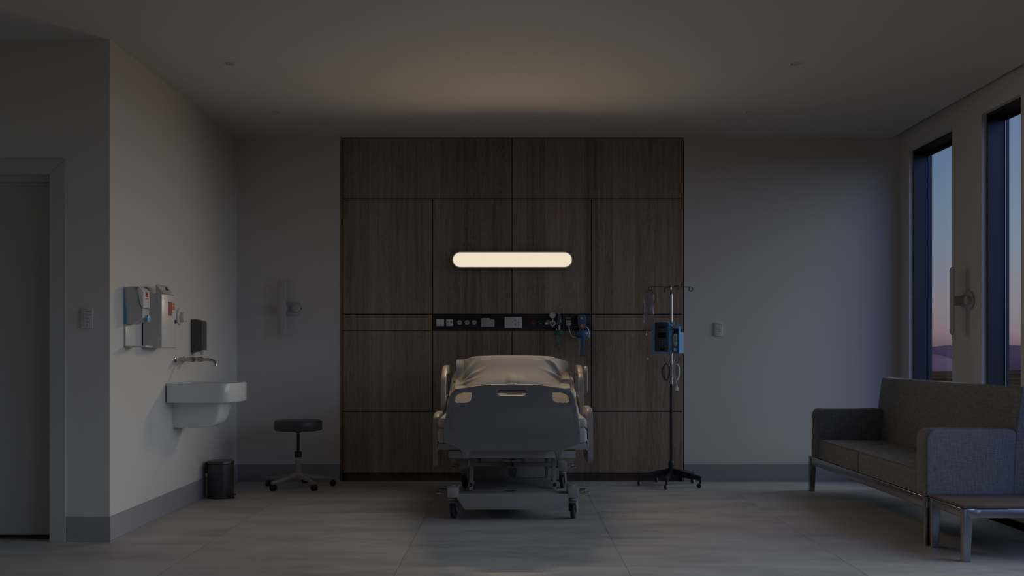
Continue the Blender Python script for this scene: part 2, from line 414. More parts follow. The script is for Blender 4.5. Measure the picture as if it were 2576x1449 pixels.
def f(b):
    b.box((XL, YB, 0), (-1.4995, YB + .42, H + .16)); b.box((1.4955, YB, 0), (XRM, YB + .42, H + .16)); b.box((-1.4995, YB + .30, 0), (1.4955, YB + .42, H))
struct('wall_back', 'plaster', f)
struct('wall_left', 'plaster', lambda b: b.box((XL - .12, YF + .12, 0), (XL, YB + .42, H)))
DX0, DX1, DZ = -3.70, -2.758, 2.192
def f(b):
    b.box((DX1, YF, 0), (XL, YF + .12, H)); b.box((XFL, YF, 0), (DX0, YF + .12, H)); b.box((DX0, YF, DZ), (DX1, YF + .12, H))
struct('wall_door_side', 'plaster', f)
struct('wall_far_left', 'plaster', lambda b: b.box((XFL - .12, YC, 0), (XFL, YF + .12, H)))
struct('wall_behind', 'plaster', lambda b: b.box((XFL - .12, YC - .12, 0), (XRM, YC, H + .16)))
# window wall: (y0, y1) openings; two are in the picture, the rest light the room beyond its edge
WINS = [(8.307, 9.206), (7.183, 7.780), (3.60, 6.00), (.80, 3.20)]
WZ0, WZ1 = .30, 2.848
def f(b):
    ys = sorted([y for wn in WINS for y in wn]); ed = [YC] + ys + [YB + .001]
    for i in range(0, len(ed), 2): b.box((XR, ed[i], 0), (XRM, ed[i + 1], H + .16))
    for a, c in WINS: b.box((XR, a, 0), (XRM, c, WZ0)); b.box((XR, a, WZ1), (XRM, c, H + .16))
struct('wall_right', 'plaster', f)
for i, (a, c) in enumerate(WINS):
    def f(b):
        x0, x1 = XR + .034, XR + .182
        t = .020
        for (ya, yb_) in ((a + .001, a + t), (c - t, c - .001)): b.box((x0, ya, WZ0), (x1, yb_, WZ1 - .001))
        b.box((x0, a + t, WZ1 - t), (x1, c - t, WZ1 - .001)); b.box((x0, a + t, WZ0), (x1, c - t, WZ0 + t))
        # stepped sash with a thin raised bead before the glass
        for (ya, yb_, s_) in ((a + t, a + .034, 1), (c - .034, c - t, -1)): b.box((XR + .160, ya, WZ0 + t), (x1, yb_, WZ1 - t))
        b.box((XR + .160, a + .034, WZ1 - .045), (x1, c - .034, WZ1 - t)); b.box((XR + .160, a + .034, WZ0 + t), (x1, c - .034, WZ0 + .045))
    wfr = struct('window_%d' % (i + 1), 'window_frame_metal', f)
    shape('glazing_bead', 'steel', wfr, lambda b: (b.box((XR + .155, a + .030, WZ0 + .03), (XR + .160, a + .034, WZ1 - .045)), b.box((XR + .155, c - .030, WZ0 + .03), (XR + .160, c - .026, WZ1 - .045))), smooth=False)
    shape('pane', 'window_glass', wfr, lambda b: b.box((XR + .170, a + .03, WZ0 + .04), (XR + .176, c - .03, WZ1 - .04)), smooth=False)
# skirting boards, each with a thin shadow line at the floor
BT = .151
for nm, a, c in (('baseboard_back_left', (XL + .006, YB - .006), (-1.5005, YB)), ('baseboard_back_right', (1.4965, YB - .006), (XR, YB)),
                 ('baseboard_left', (XL, YF - .006), (XL + .006, YB)), ('baseboard_door_side', (-2.660, YF - .006), (XL, YF)),
                 ('baseboard_far_left', (XFL, YC), (XFL + .006, YF)), ('baseboard_behind', (XFL, YC), (XR, YC + .006))):
    def f(b, a=a, c=c):
        b.box((a[0], a[1], .006), (c[0], c[1], BT)); b.box((a[0] - .002 if nm != 'baseboard_left' else a[0], a[1] - .003, 0), (c[0] + (.003 if nm == 'baseboard_left' else 0), c[1], .005))
    struct(nm, 'skirting', f)
# door, its frame and a dark sheet behind
def f(b):
    fw, pr = .095, .012
    for x0, x1 in ((DX1, DX1 + fw), (DX0 - fw, DX0)): pass
    top = 2.285
    b.prism([(DX1, 0), (DX1 + fw, 0), (DX1 + fw, top), (DX1, DZ)], 'Y', YF - pr, YF - .0002, bev=.002)
    b.prism([(DX0, 0), (DX0, DZ), (DX0 - fw, top), (DX0 - fw, 0)], 'Y', YF - pr, YF - .0002, bev=.002)
    b.prism([(DX0 + .0012, DZ), (DX1 - .0012, DZ), (DX1 + fw - .0012, top), (DX0 - fw + .0012, top)], 'Y', YF - pr, YF - .0002, bev=.002)
    b.box((DX1 - .002, YF - .004, 0), (DX1, YF + .12, DZ)); b.box((DX0, YF - .004, 0), (DX0 + .002, YF + .12, DZ)); b.box((DX0, YF - .004, DZ - .002), (DX1, YF + .12, DZ))
    b.box((DX0, YF + .045, DZ - .035), (DX1, YF + .06, DZ - .002)); b.box((DX0, YF + .07, DZ - .055), (DX1, YF + .085, DZ - .002))
struct('trim_3', 'door_frame_paint', f)
door = struct('door_1', 'door_paint', lambda b: b.box((DX0 + .004, YF + .085, .028), (DX1 - .004, YF + .125, DZ - .052), .002))
struct('door_back_shade', 'black', lambda b: b.box((DX0, YF + .14, .0), (DX1, YF + .16, DZ)))  # black sheet paints in the dark beyond the door gap
# outdoors, seen blurred through the windows
struct('outdoor_ground', 'outdoor_ground', lambda b: b.box((6, -300, -9.2), (900, 1400, -9)))
def f(b):
    rnd = random.Random(3)
    for k in range(46):
        x = 60 + k * 16; y = 620 + rnd.uniform(-60, 160)
        b.ball((x, y, -9), 1, (rnd.uniform(40, 80), 40, rnd.uniform(9.5, 15)), 16)
struct('outdoor_hills', 'outdoor_hill', f, smooth=True)

# ---------------------------------------------------------------- ceiling downlights
dl = thing('downlight', '', 'ceiling light', (0, 0, H - .004))
shape('trim_ring', 'white_plastic', dl, lambda b: b.lathe([(.030, 3.0), (.034, 2.9965), (.040, 2.9965), (.043, 2.999), (.043, 3.0), (.030, 3.0)], n=32))
shape('lens', 'grey_plastic', dl, lambda b: b.cyl((.006, 0, 2.9985), (.006, 0, 2.9995), .029, n=32))
for i, (x, y, lb) in enumerate(((-1.829, 6.998, 'small unlit ceiling downlight nearest the door, front left of the four'), (1.836, 6.998, 'small unlit ceiling downlight above the sofa side, front right of the four'),
                                (-1.835, 8.40, 'small unlit ceiling downlight above the stool, rear left of the four'), (1.847, 8.40, 'small unlit ceiling downlight above the drip stand, rear right of the four'))):
    o = dl if i == 0 else copy_tree(dl)
    o.location = (x, y, o.location.z); tag(o, lb, 'ceiling light', 'ceiling downlights')

# ---------------------------------------------------------------- walnut panelling behind the bed
S = 9.410
def bx(x): return (x - CX) * S / F
def bz(y): return EYE - (y - CY) * S / F
pn = thing('wall_panelling', 'full-height dark walnut wall panelling with black seams behind the bed', 'wall panelling', (0, S + .03, 0))
shape('backing', 'black', pn, lambda b: b.box((-1.494, S + .022, .08), (1.490, S + .20, H - .004)), smooth=False)
xl, xr, g = bx(861), bx(1716), .0042
xs = [bx(1088), 0 - .003, bx(1488)]
zs = {'top': H - .005, 'a': bz(500), 'b': bz(790.5), 'c': bz(831.5), 'd': bz(1035), 'e': bz(1190)}
def panel(x0, x1, z0, z1):
    shape('panel', 'walnut', pn, lambda b: b.box((x0 + g, S, z0 + g), (x1 - g, S + .02, z1 - g)), smooth=False)
for a, c in ((xl, xs[1]), (xs[1], xr)): panel(a, c, zs['a'], zs['top'])
for a, c in ((xl, xs[0]), (xs[0], xs[1]), (xs[1], xs[2]), (xs[2], xr)):
    panel(a, c, zs['b'], zs['a']); panel(a, c, zs['d'], zs['c'])
panel(xl, xs[0], zs['c'], zs['b']); panel(xs[2], xr, zs['c'], zs['b'])
panel(xl, xr, zs['e'], zs['d'])
for x0, x1 in ((-1.494, xl), (xr, 1.490)):
    shape('side_strip', 'walnut', pn, lambda b: b.box((x0, S, 0), (x1 - .001, S + .03, H - .005)), smooth=False)
shape('toe_kick', 'walnut_dark', pn, lambda b: b.box((xl, S + .07, 0), (xr, S + .09, .085)), smooth=False)

# ---------------------------------------------------------------- lit lamp over the bed
lz, ly = 1.930, 9.35
lp = thing('bed_head_lamp', 'lit horizontal pill-shaped wall lamp above the bed', 'wall lamp', (0, S, lz))
def stad(hw, hh, n=14):
    r = hh; pts = []
    for i in range(n + 1): a = R(-90 + 180 * i / n); pts.append((hw - r + r * math.cos(a), lz + r * math.sin(a)))
    for i in range(n + 1): a = R(90 + 180 * i / n); pts.append((-hw + r + r * math.cos(a), lz + r * math.sin(a)))
    return pts
shape('housing', 'grey_plastic', lp, lambda b: (b.prism(stad(.525, .0745), 'Y', ly, S - .001, bev=.006, holes=[stad(.5155, .0645)[::-1]], seg=3), b.prism(stad(.5205, .070), 'Y', ly + .02, S - .001)))
shape('diffuser', 'lamp_diffuser', lp, lambda b: b.prism(stad(.5135, .0615), 'Y', ly + .004, ly + .019))
for i in range(25):
    ld = bpy.data.lights.new('lamp_light', 'SPOT'); ld.spot_size = R(138); ld.spot_blend = 1.0; ld.shadow_soft_size = 0.0
    ld.energy = LAMP_W; ld.color = (1.0, .77, .52)
    lo = bpy.data.objects.new('lamp_light', ld); col.objects.link(lo); lo.parent = lp
    lo.location = (-.48 + i * .04, ly - .002 - S, 0); lo.rotation_euler = (R(-90 + 12), 0, R((i - 12) * 1.7))

# ---------------------------------------------------------------- unlit swing lamps
def swing_lamp():
    r = thing('swing_lamp', '', 'wall lamp')
    # local: wall plane at y=0, room towards -y; hub at x=0, knob at x=+.11
    shape('wall_plate', 'lamp_grey', r, lambda b: b.prism(rrect(-.045, .165, -.062, .062, .0615, 10), 'Y', -.016, -.0005, bev=.004))
    shape('knob', 'lamp_grey', r, lambda b: b.lathe([(.034, .014), (.033, .040), (.029, .045), (0, .045)], (.108, 0, 0), 'Y', 28))
    shape('screw_hole', 'black', r, lambda b: b.cyl((.155, -.0175, 0), (.155, -.0155, 0), .0045))
    shape('hub', 'grey_plastic', r, lambda b: b.lathe([(.042, .014), (.042, .03), (.036, .034), (.036, .094), (0, .094)], (0, 0, 0), 'Y', 32))
    shape('bar_head', 'lamp_grey', r, lambda b: b.prism(rrect(-.038, .038, -.254, .254, .0379, 12), 'Y', -.105, -.094, bev=.003))
    return r
s1 = swing_lamp(); s1.location = (-1.993, YB, 1.509); tag(s1, 'unlit upright bar wall lamp on the back wall above the stool', 'wall lamp', 'upright bar wall lamps')
s2 = copy_tree(s1); s2.location = (XR, 8.062, 1.513); s2.rotation_euler = (0, 0, R(-90)); tag(s2, 'unlit upright bar wall lamp on the pier between the two windows', 'wall lamp', 'upright bar wall lamps')

# ---------------------------------------------------------------- keypad switches
def keypad(X, Z, Y, label):
    r = thing('keypad_switch', label, 'light switch', (X, Y, Z), group='five-button light keypads')
    shape('plate', 'plaster', r, lambda b: b.prism(rrect(X - .037, X + .037, Z - .060, Z + .060, .006, 3), 'Y', Y - .011, Y - .0005, bev=.003))
    its = []
    for k, wd in enumerate(('Reading', 'Ambient', 'Exam', 'Night', 'Off')):
        z = Z + .041 - k * .0205
        shape('button', 'grey_plastic', r, lambda b: b.lathe([(.0055, .010), (.0055, .012), (.0045, .013), (0, .013)], (X - .018, Y, z), 'Y', 16))
        its.append((wd, .0105, (X - .007, Y - .0114, z), 'LEFT'))
    for it in its: lettering([it], 'ink', r)
keypad(at(220, 801, YF).x, at(220, 801, YF).z, YF, 'white light keypad with five labelled buttons beside the door frame')
keypad(at(1807, 828, YB).x, at(1807, 828, YB).z, YB, 'white light keypad with five labelled buttons on wall right of the drip stand')

# ---------------------------------------------------------------- medical service strip and what is mounted on it
ss = tag(shape('service_strip', 'black_panel', None, lambda b: b.box((xs[0] + .003, S - .002, zs['c'] + .004), (xs[2] - .003, S + .021, zs['b'] - .004), .001)), 'long black service strip across the walnut panels above the bed', 'service panel')
SF = S - .002
def sx(x): return (x - CX) * SF / F
def sz(y): return EYE - (y - CY) * SF / F
t = thing('light_switch', 'square white double rocker switch, leftmost on the black service strip', 'light switch', (sx(1107.4), SF, sz(811)))
shape('rocker', 'white_plastic', t, lambda b: b.box((sx(1097.8), SF - .009, sz(820)), (sx(1107.2), SF - .0005, sz(802.7)), .001))
shape('rocker', 'white_plastic', t, lambda b: b.box((sx(1107.5), SF - .009, sz(820)), (sx(1117), SF - .0005, sz(802.7)), .001))
for x in (1102.3, 1111.9): shape('mark', 'ink', t, lambda b: b.box((sx(x), SF - .0095, sz(807.8)), (sx(x + .35), SF - .0088, sz(804.6))), smooth=False)
t = thing('data_outlet', 'square white outlet with two network ports on the black service strip', 'outlet', (sx(1131.3), SF, sz(811)))
shape('plate', 'white_plastic', t, lambda b: b.box((sx(1122.8), SF - .008, sz(820)), (sx(1139.7), SF - .0005, sz(802.7)), .001))
for x in (1126.8, 1135.6):
    shape('port', 'ink_soft', t, lambda b: b.prism([(sx(x - 2), sz(808.6)), (sx(x + 2), sz(808.6)), (sx(x + 2), sz(811)), (sx(x + 1), sz(812.3)), (sx(x - 1), sz(812.3)), (sx(x - 2), sz(811))], 'Y', SF - .0085, SF - .0075), smooth=False)
def socket(x, m, name, label, cat, group, holes=True):
    r = thing(name, label, cat, (sx(x), SF, sz(811)), group=group)
    pts = []
    for i in range(48):
        a = 2 * math.pi * i / 48; rr = .0205
        if abs(math.cos(a)) < .14: rr = .0172
        pts.append((sx(x) + rr * math.cos(a), sz(811) + rr * math.sin(a)))
    shape('face', m, r, lambda b: b.prism(pts, 'Y', SF - .003, SF - .0005))
    if holes:
        for dx in (-2.8, 0, 2.8): shape('hole', 'black', r, lambda b: b.cyl((sx(x + dx), SF - .0036, sz(811.4)), (sx(x + dx), SF - .0028, sz(811.4)), .0026, n=14))
    return r
for x, wd in ((1156.3, 'left'), (1174.9, 'middle'), (1193.2, 'right')):
    socket(x, 'outlet_grey', 'power_socket', 'round grey three-hole power socket, %s of the three on the black strip' % wd, 'power socket', 'round power sockets on the service strip')
def gas(x, m, label, cat='gas outlet'):
    r = socket(x, m, 'gas_outlet', label, cat, 'round gas outlets on the service strip')
    for s_ in (-1, 1):
        shape('pin', 'outlet_grey', r, lambda b: [b.cyl((sx(x) + s_ * .0212 * math.cos(R(a)), SF - .003, sz(811) + .0212 * math.sin(R(a))), (sx(x) + s_ * .0212 * math.cos(R(a)), SF - .001, sz(811) + .0212 * math.sin(R(a))), .0012, n=8) for a in (-16, 4, 20)])
    shape('face_label', 'outlet_grey', r, lambda b: b.box((sx(x - 2.4), SF - .0036, sz(814.6)), (sx(x + 2.4), SF - .0031, sz(813.8))), smooth=False)
gas(1341.3, 'dark_red', 'round dark red gas outlet on the black service strip')
gas(1359.8, 'dark_green', 'round dark green gas outlet on the black service strip')
gas(1379.3, 'outlet_grey', 'round grey gas outlet half hidden behind the oxygen regulator')
# card panel with a notched corner
t = thing('alarm_panel', 'grey panel with a notched corner and orange sides on the black strip', 'wall panel', (sx(1227), SF, sz(811)))
shape('cover', 'outlet_grey', t, lambda b: b.prism(rpoly([(sx(1210.3), sz(822)), (sx(1243.8), sz(822)), (sx(1243.8), sz(804)), (sx(1235), sz(804)), (sx(1231), sz(800)), (sx(1210.3), sz(800))], .0015, 2), 'Y', SF - .012, SF - .0005, bev=.001))
for x in (1209.9, 1243.5): shape('side_light', 'orange', t, lambda b: b.box((sx(x), SF - .010, sz(820)), (sx(x + .6), SF - .004, sz(807))), smooth=False)
shape('card_slot', 'white_plastic', t, lambda b: b.box((sx(1225), SF - .0128, sz(801.6)), (sx(1229.4), SF - .0118, sz(800.4))), smooth=False)
shape('socket_knob', 'ink_soft', t, lambda b: b.box((sx(1233.8), SF - .008, sz(803.6)), (sx(1237.4), SF - .001, sz(801.4)), .001))
lettering([('Socket', .006, (sx(1217.5), SF - .0123, sz(809.2)), 'CENTER'), ('\u2022', .009, (sx(1228.6), SF - .0123, sz(809)), 'CENTER'), ('Aux', .005, (sx(1238.4), SF - .0123, sz(809)), 'CENTER'),
           ('\u2022', .009, (sx(1228.6), SF - .0123, sz(816)), 'CENTER'), ('\u2022', .010, (sx(1238.4), SF - .0123, sz(816)), 'CENTER')], 'ink_soft', t)
# nurse call
t = thing('nurse_call_panel', 'white NURSE CALL panel with speaker holes and round buttons', 'call panel', (sx(1291), SF, sz(811.7)))
shape('plate', 'white_plastic', t, lambda b: b.prism(rrect(sx(1269.3), sx(1313.4), sz(825.7), sz(797.8), .004, 4), 'Y', SF - .010, SF - .0005, bev=.002))
PF = SF - .0105
def f(b):
    for i in range(7):
        for j in range(7):
            if (i - 3) ** 2 + (j - 3) ** 2 <= 11: b.cyl((sx(1276.2 + i * 2.05), PF - .0003, sz(804.6 + j * 2.05)), (sx(1276.2 + i * 2.05), PF + .0006, sz(804.6 + j * 2.05)), .0011, n=8)
o = shape('speaker_holes', 'ink_soft', t, f); o['kind'] = 'stuff'
for x, y, rr in ((1296.1, 806, .0072), (1296.1, 816.2, .0072), (1304.5, 811.5, .0048), (1304.5, 816.3, .0048)):
    bt = shape('button', 'ink_soft', t, lambda b: b.lathe([(rr, 0), (rr, .002), (rr * .75, .003), (0, .003)], (sx(x), PF + .0008, sz(y)), 'Y', 20))
    if rr > .005: shape('button_cap', 'grey_plastic', bt, lambda b: b.lathe([(rr * .55, 0), (rr * .5, .0012), (0, .0012)], (sx(x), PF - .0022, sz(y)), 'Y', 16))
shape('indicator', 'ink', t, lambda b: b.cyl((sx(1304.5), PF - .0004, sz(806.2)), (sx(1304.5), PF + .0005, sz(806.2)), .0018, n=10))
lettering([('NURSE CALL', .0078, (sx(1276.2), PF, sz(801.6)), 'LEFT'), ('CANCEL', .0045, (sx(1296.1), PF, sz(810.6)), 'CENTER'), ('CALL', .0045, (sx(1296.1), PF, sz(820.8)), 'CENTER'),
           ('ON', .0045, (sx(1308.8), PF, sz(805.7)), 'CENTER'), ('IN', .0045, (sx(1308.6), PF, sz(811.5)), 'CENTER'), ('CODE', .0045, (sx(1309.4), PF, sz(816.4)), 'CENTER')], 'ink', t)
# oxygen regulator and flowmeter with humidifier bottle
ox = thing('oxygen_flowmeter', 'oxygen regulator with round gauge, green knobs and humidifier bottle on the black strip', 'oxygen regulator', (sx(1406), SF, sz(812)))
OY = SF - .055
def P2(x, y, Y=OY): return at(x, y, Y)
k = OY / F
shape('connector', 'paper_white', ox, lambda b: (b.cyl(P2(1371, 813.5), P2(1378.4, 813.5), .0085, n=8, bev=.0015), b.cyl(P2(1373.5, 813.5), P2(1373.5, 813.5) + Vector((0, .056, 0)), .006, n=12)))
for x in (1378, 1396): shape('pipe', 'copper', ox, lambda b: b.cyl(P2(x, 813.5), P2(x + 6.5, 813.5), .005, n=12))
shape('valve_body', 'paper_white', ox, lambda b: (b.lathe([(.0225, -.012), (.0235, -.008), (.0235, .012), (.021, .015), (.016, .015), (.0155, .010), (0, .010)], P2(1390.2, 813.6), 'Y', 32),
    b.cyl(P2(1390.2, 821), P2(1390.2, 823.5), .006, .004, n=12)))
def knob(x, y, r, Y0, m='green', par=None):
    def f(b):
        pts = [(r * (1 + .07 * math.cos(8 * 2 * math.pi * i / 48)) * math.cos(2 * math.pi * i / 48), r * (1 + .07 * math.cos(8 * 2 * math.pi * i / 48)) * math.sin(2 * math.pi * i / 48)) for i in range(48)]
        c = at(x, y, Y0); b.prism([(c.x + u, c.z + v) for u, v in pts], 'Y', Y0 - .012, Y0 + .006, bev=.0015)
    shape('knob', m, par, f)
knob(1390.2, 813.6, .0135, OY - .014, par=ox)
knob(1406.4, 811.7, .0155, OY - .030, par=ox)
ga = shape('gauge', 'steel', ox, lambda b: (b.lathe([(.028, -.014), (.030, -.010), (.030, .010), (.0285, .012), (.0265, .012), (.0265, .009), (0, .009)], P2(1390.1, 792.8), 'Y', 36), b.cyl(P2(1390.1, 801), P2(1390.1, 808), .006, n=12)))
shape('dial', 'gauge_face', ga, lambda b: b.cyl(P2(1390.1, 792.8) + Vector((0, -.0098, 0)), P2(1390.1, 792.8) + Vector((0, -.0088, 0)), .0262, n=32))
def f(b):
    c = P2(1390.1, 792.8) + Vector((0, -.0102, 0))
    for i in range(13):
        a = R(-35 + i * 250 / 12); u = Vector((math.cos(a), 0, math.sin(a))); b.tube([c + u * .018, c + u * .0215], .0006, 6)
    for i in range(30):
        a = R(-35 + i * 250 / 29); a2 = R(-35 + (i + 1) * 250 / 29)
        b.tube([c + Vector((math.cos(a), 0, math.sin(a))) * .0225, c + Vector((math.cos(a2), 0, math.sin(a2))) * .0225], .0004, 4)
shape('dial_marks', 'ink_soft', ga, f)
shape('needle', 'ink', ga, lambda b: (b.tube([P2(1390.1, 792.8) + Vector((-.008, -.0108, .006)), P2(1390.1, 792.8) + Vector((.012, -.0108, -.008))], .0007, 6), b.cyl(P2(1390.1, 792.8) + Vector((0, -.012, 0)), P2(1390.1, 792.8) + Vector((0, -.0098, 0)), .0024, n=12)))
shape('flow_body', 'clear_plastic', ox, lambda b: (b.cyl(P2(1407.0, 805), P2(1407.0, 818), .0185, n=24, bev=.002), b.cyl(P2(1407, 799.4), P2(1407, 800.6), .0195, n=24), b.cyl(P2(1407, 800.6), P2(1407, 805), .012, .014, n=24)))
shape('flow_tube', 'clear_plastic', ox, lambda b: (b.cyl(P2(1407.2, 772.5), P2(1407.2, 800), .0088, .0108, n=24), ))
shape('flow_scale', 'paper_white', ox, lambda b: b.cyl(P2(1408.9, 773), P2(1408.9, 804) , .0016, n=8))
shape('lower_fitting', 'paper_white', ox, lambda b: (b.cyl(P2(1407, 817), P2(1407, 829), .007, n=16), b.cyl(P2(1405.9, 820), P2(1408.4, 820), .0165, n=16, bev=.003), b.cyl(P2(1407, 822), P2(1407, 824.5), .0115, n=6), b.cyl(P2(1399.8, 827), P2(1399.8, 832), .004, .0055, n=10), b.cyl(P2(1399.8, 830), P2(1399.8, 831.2), .0065, n=10)))
hb = shape('humidifier_lid', 'green', ox, lambda b: (b.lathe([(0, .000), (.010, .000), (.018, -.006), (.034, -.010), (.040, -.018), (.040, -.044), (.036, -.047), (0, -.047)], P2(1406.4, 829), 'Z', 40), b.tube([P2(1413, 834), P2(1420, 835), P2(1425.2, 835.4)], [.009, .005, .003], 10)))
shape('ridges', 'green', hb, lambda b: [b.cyl(P2(1406.4, 834.5) + Vector((.0402 * math.cos(R(a)), .0402 * math.sin(R(a)), 0)), P2(1406.4, 841.5) + Vector((.0402 * math.cos(R(a)), .0402 * math.sin(R(a)), 0)), .0016, n=6) for a in range(0, 360, 15)])
bo = shape('humidifier_bottle', 'clear_plastic', ox, lambda b: b.lathe([(.030, -.001), (.0275, -.012), (.0265, -.105), (.022, -.113), (0, -.113)], P2(1406.4, 842), 'Z', 32))
shape('dip_tube', 'green', bo, lambda b: b.cyl(P2(1407, 842), P2(1407, 868), .0015, n=8))
shape('level_line', 'green', bo, lambda b: b.cyl(P2(1406.4, 866.8), P2(1406.4, 867.6), .0262, n=32))
shape('diffuser_stone', 'paper_white', bo, lambda b: b.cyl(P2(1402.5, 869.5), P2(1410.8, 869.5), .0045, n=12, bev=.001))
# suction: wall plug with hose, blue regulator and canister
wp = thing('vacuum_plug', 'square white wall plug with yellow ring and white hose on the black strip', 'vacuum outlet', (sx(1429.8), SF, sz(812.3)))
shape('plate', 'white_plastic', wp, lambda b: b.prism(rrect(sx(1423.5), sx(1436.2), sz(818.5), sz(806), .003, 3), 'Y', SF - .012, SF - .0005, bev=.0015))
shape('ring', 'yellow', wp, lambda b: b.lathe([(.0115, .010), (.0115, .015), (.009, .018), (.006, .018), (0, .018)], (sx(1429.8), SF, sz(812)), 'Y', 24))
shape('hose', 'white_plastic', wp, lambda b: b.tube([(sx(1429.8), SF - .016, sz(812)), (sx(1429.9), SF - .050, sz(814)), (sx(1430.3), SF - .058, sz(822)), (sx(1431.5), SF - .058, sz(832)), (sx(1435), SF - .056, sz(843)), (sx(1441), SF - .054, sz(848.6)), (sx(1449), SF - .052, sz(848.6)), (sx(1452), SF - .05, sz(847.8))], .0052, 12, smooth=3))
tag(shape('yellow_label', 'yellow', None, lambda b: (b.box((sx(1423.7), SF - .002, sz(801.1)), (sx(1435.1), SF - .0003, sz(799.3))), )), 'small yellow label strip above the square white vacuum plug', 'label')
su = thing('suction_regulator', 'blue suction regulator with gauge, orange dial and clear canister on the wall', 'suction regulator', (sx(1463), SF, sz(812)))
UY = SF - .060
def U(x, y, Y=UY): return at(x, y, Y)
def f(b):
    pts = [(1454.5, 792.5), (1463, 791.2), (1471.6, 792.5), (1474.0, 797), (1474.2, 806), (1473, 821), (1470.5, 826), (1468, 828.5), (1459.5, 828.5), (1456.4, 824), (1453.6, 814), (1452.7, 800)]
    b.prism(rpoly([((U(x, y).x), U(x, y).z) for x, y in pts], .006, 4), 'Y', UY - .018, SF - .001, bev=.007, seg=4)
    b.cyl(U(1465.5, 828), U(1465.5, 838), .0105, n=16)
shape('body', 'suction_blue', su, f)
gz = shape('gauge', 'gauge_face', su, lambda b: b.lathe([(.0135, .018), (.0135, .0195), (0, .0195)], U(1463.4, 800.9), 'Y', 32))
for a0, a1, mm in ((-5, 180, 'green'), (180, 285, 'red'), (285, 355, 'yellow')):
    def f(b):
        n = 10; c = U(1463.4, 800.9)
        o_ = [(c.x + .0182 * math.cos(R(a0 + (a1 - a0) * i / n)), c.z + .0182 * math.sin(R(a0 + (a1 - a0) * i / n))) for i in range(n + 1)]
        i_ = [(c.x + .0112 * math.cos(R(a1 - (a1 - a0) * i / n)), c.z + .0112 * math.sin(R(a1 - (a1 - a0) * i / n))) for i in range(n + 1)]
        b.prism(o_ + i_, 'Y', UY - .0215, UY - .017)
    shape('gauge_zone', mm, gz, f, smooth=False)
shape('needle', 'ink', gz, lambda b: (b.cyl(U(1463.4, 800.9) + Vector((0, -.0225, 0)), U(1463.4, 800.9) + Vector((0, -.019, 0)), .003, n=12), b.tube([U(1463.4, 800.9) + Vector((0, -.022, 0)), U(1463.4, 800.9) + Vector((.006, -.022, .009))], .0008, 6)))
dlb = shape('dial', 'orange', su, lambda b: b.lathe([(.0170, .014), (.0170, .026), (.0155, .029), (0, .029)], U(1464.4, 820.2), 'Y', 32))
shape('dial_mark', 'dark_red', dlb, lambda b: b.prism([(U(1464.4, 820.2).x + r_ * math.cos(R(a)), U(1464.4, 820.2).z + r_ * math.sin(R(a))) for r_, a in ((.015, 5), (.015, 20), (.015, 35), (.015, 55), (.011, 55), (.011, 35), (.011, 20), (.011, 5))], 'Y', UY - .0295, UY - .028), smooth=False)
lettering([('POWER', .0058, U(1464.4, 821.4) + Vector((0, -.0296, 0)), 'CENTER')], 'ink', dlb)
LY = SF - .062
def f(b):
    c = at(1464.3, 840, LY)
    b.lathe([(0, .032), (.030, .032), (.048, .027), (.058, .016), (.061, .0), (.059, -.014), (.052, -.028), (.036, -.033), (0, -.033)], c, 'Z', 48)
shape('canister_lid', 'suction_blue', su, f)
shape('canister', 'canister_film', su, lambda b: b.lathe([(.041, -.03), (.0385, -.06), (.0375, -.185), (.034, -.196), (.0, -.196)], at(1464.3, 840, LY), 'Z', 40))
shape('strap', 'suction_blue', su, lambda b: b.prism(rpoly([(U(1461.6, 0).x, at(0, 842, LY - .064).z), (U(1470, 0).x, at(0, 842, LY - .064).z), (U(1470.2, 0).x, at(0, 860, LY - .064).z), (U(1469.2, 0).x, at(0, 873, LY - .064).z), (U(1463.2, 0).x, at(0, 873, LY - .064).z), (U(1462, 0).x, at(0, 858, LY - .064).z)], .006, 3), 'Y', LY - .068, LY - .050, bev=.003))
shape('hose', 'cable_white', su, lambda b: b.tube([U(1472, 822.4), U(1475.5, 822.8), U(1479, 826.5), U(1481.6, 833), U(1482.4, 841), U(1481, 848)], .0052, 12, smooth=3))
shape('thin_tube', 'steel', su, lambda b: b.tube([U(1444, 821.7), U(1453, 821.6), U(1457, 822.4), U(1459, 826), U(1459.2, 832)], .0028, 10, smooth=2))

# ---------------------------------------------------------------- left wall: hand sanitizer dispenser
HY0, HY1 = 6.672, 6.792
hs = thing('hand_sanitizer_dispenser', 'white and blue hand sanitizer dispenser with red label and drip tray', 'soap dispenser', (XL, HY0, 1.30))
prof = [(0, 1.307), (.058, 1.306), (.117, 1.345), (.1195, 1.42), (.1195, 1.480), (.117, 1.505), (.107, 1.520), (.09, 1.5315), (.070, 1.5375), (.053, 1.540), (.025, 1.538), (.008, 1.531), (0, 1.522)]
def f(b):
    vs = b.prism([(XL + u, z) for u, z in prof], 'Y', HY0, HY1, bev=.006, seg=3)
shape('body', 'dispenser_white', hs, f)
shape('back_plate', 'dispenser_blue', hs, lambda b: b.prism([(XL, 1.306), (XL + .019, 1.306), (XL + .018, 1.36), (XL + .013, 1.42), (XL + .008, 1.47), (XL + .006, 1.532), (XL, 1.526)], 'Y', HY0 - .003, HY1 + .003))
def f(b):
    b.prism([(XL + u, z) for u, z in ((.081, 1.5375), (.1005, 1.529), (.1135, 1.520), (.1225, 1.504), (.1235, 1.478), (.1235, 1.405), (.116, 1.403), (.105, 1.420), (.0955, 1.45), (.089, 1.485), (.085, 1.515))], 'Y', HY0 - .0015, HY1 + .0015, bev=.004, seg=3)
shape('window_cover', 'lamplit_cover', hs, f)
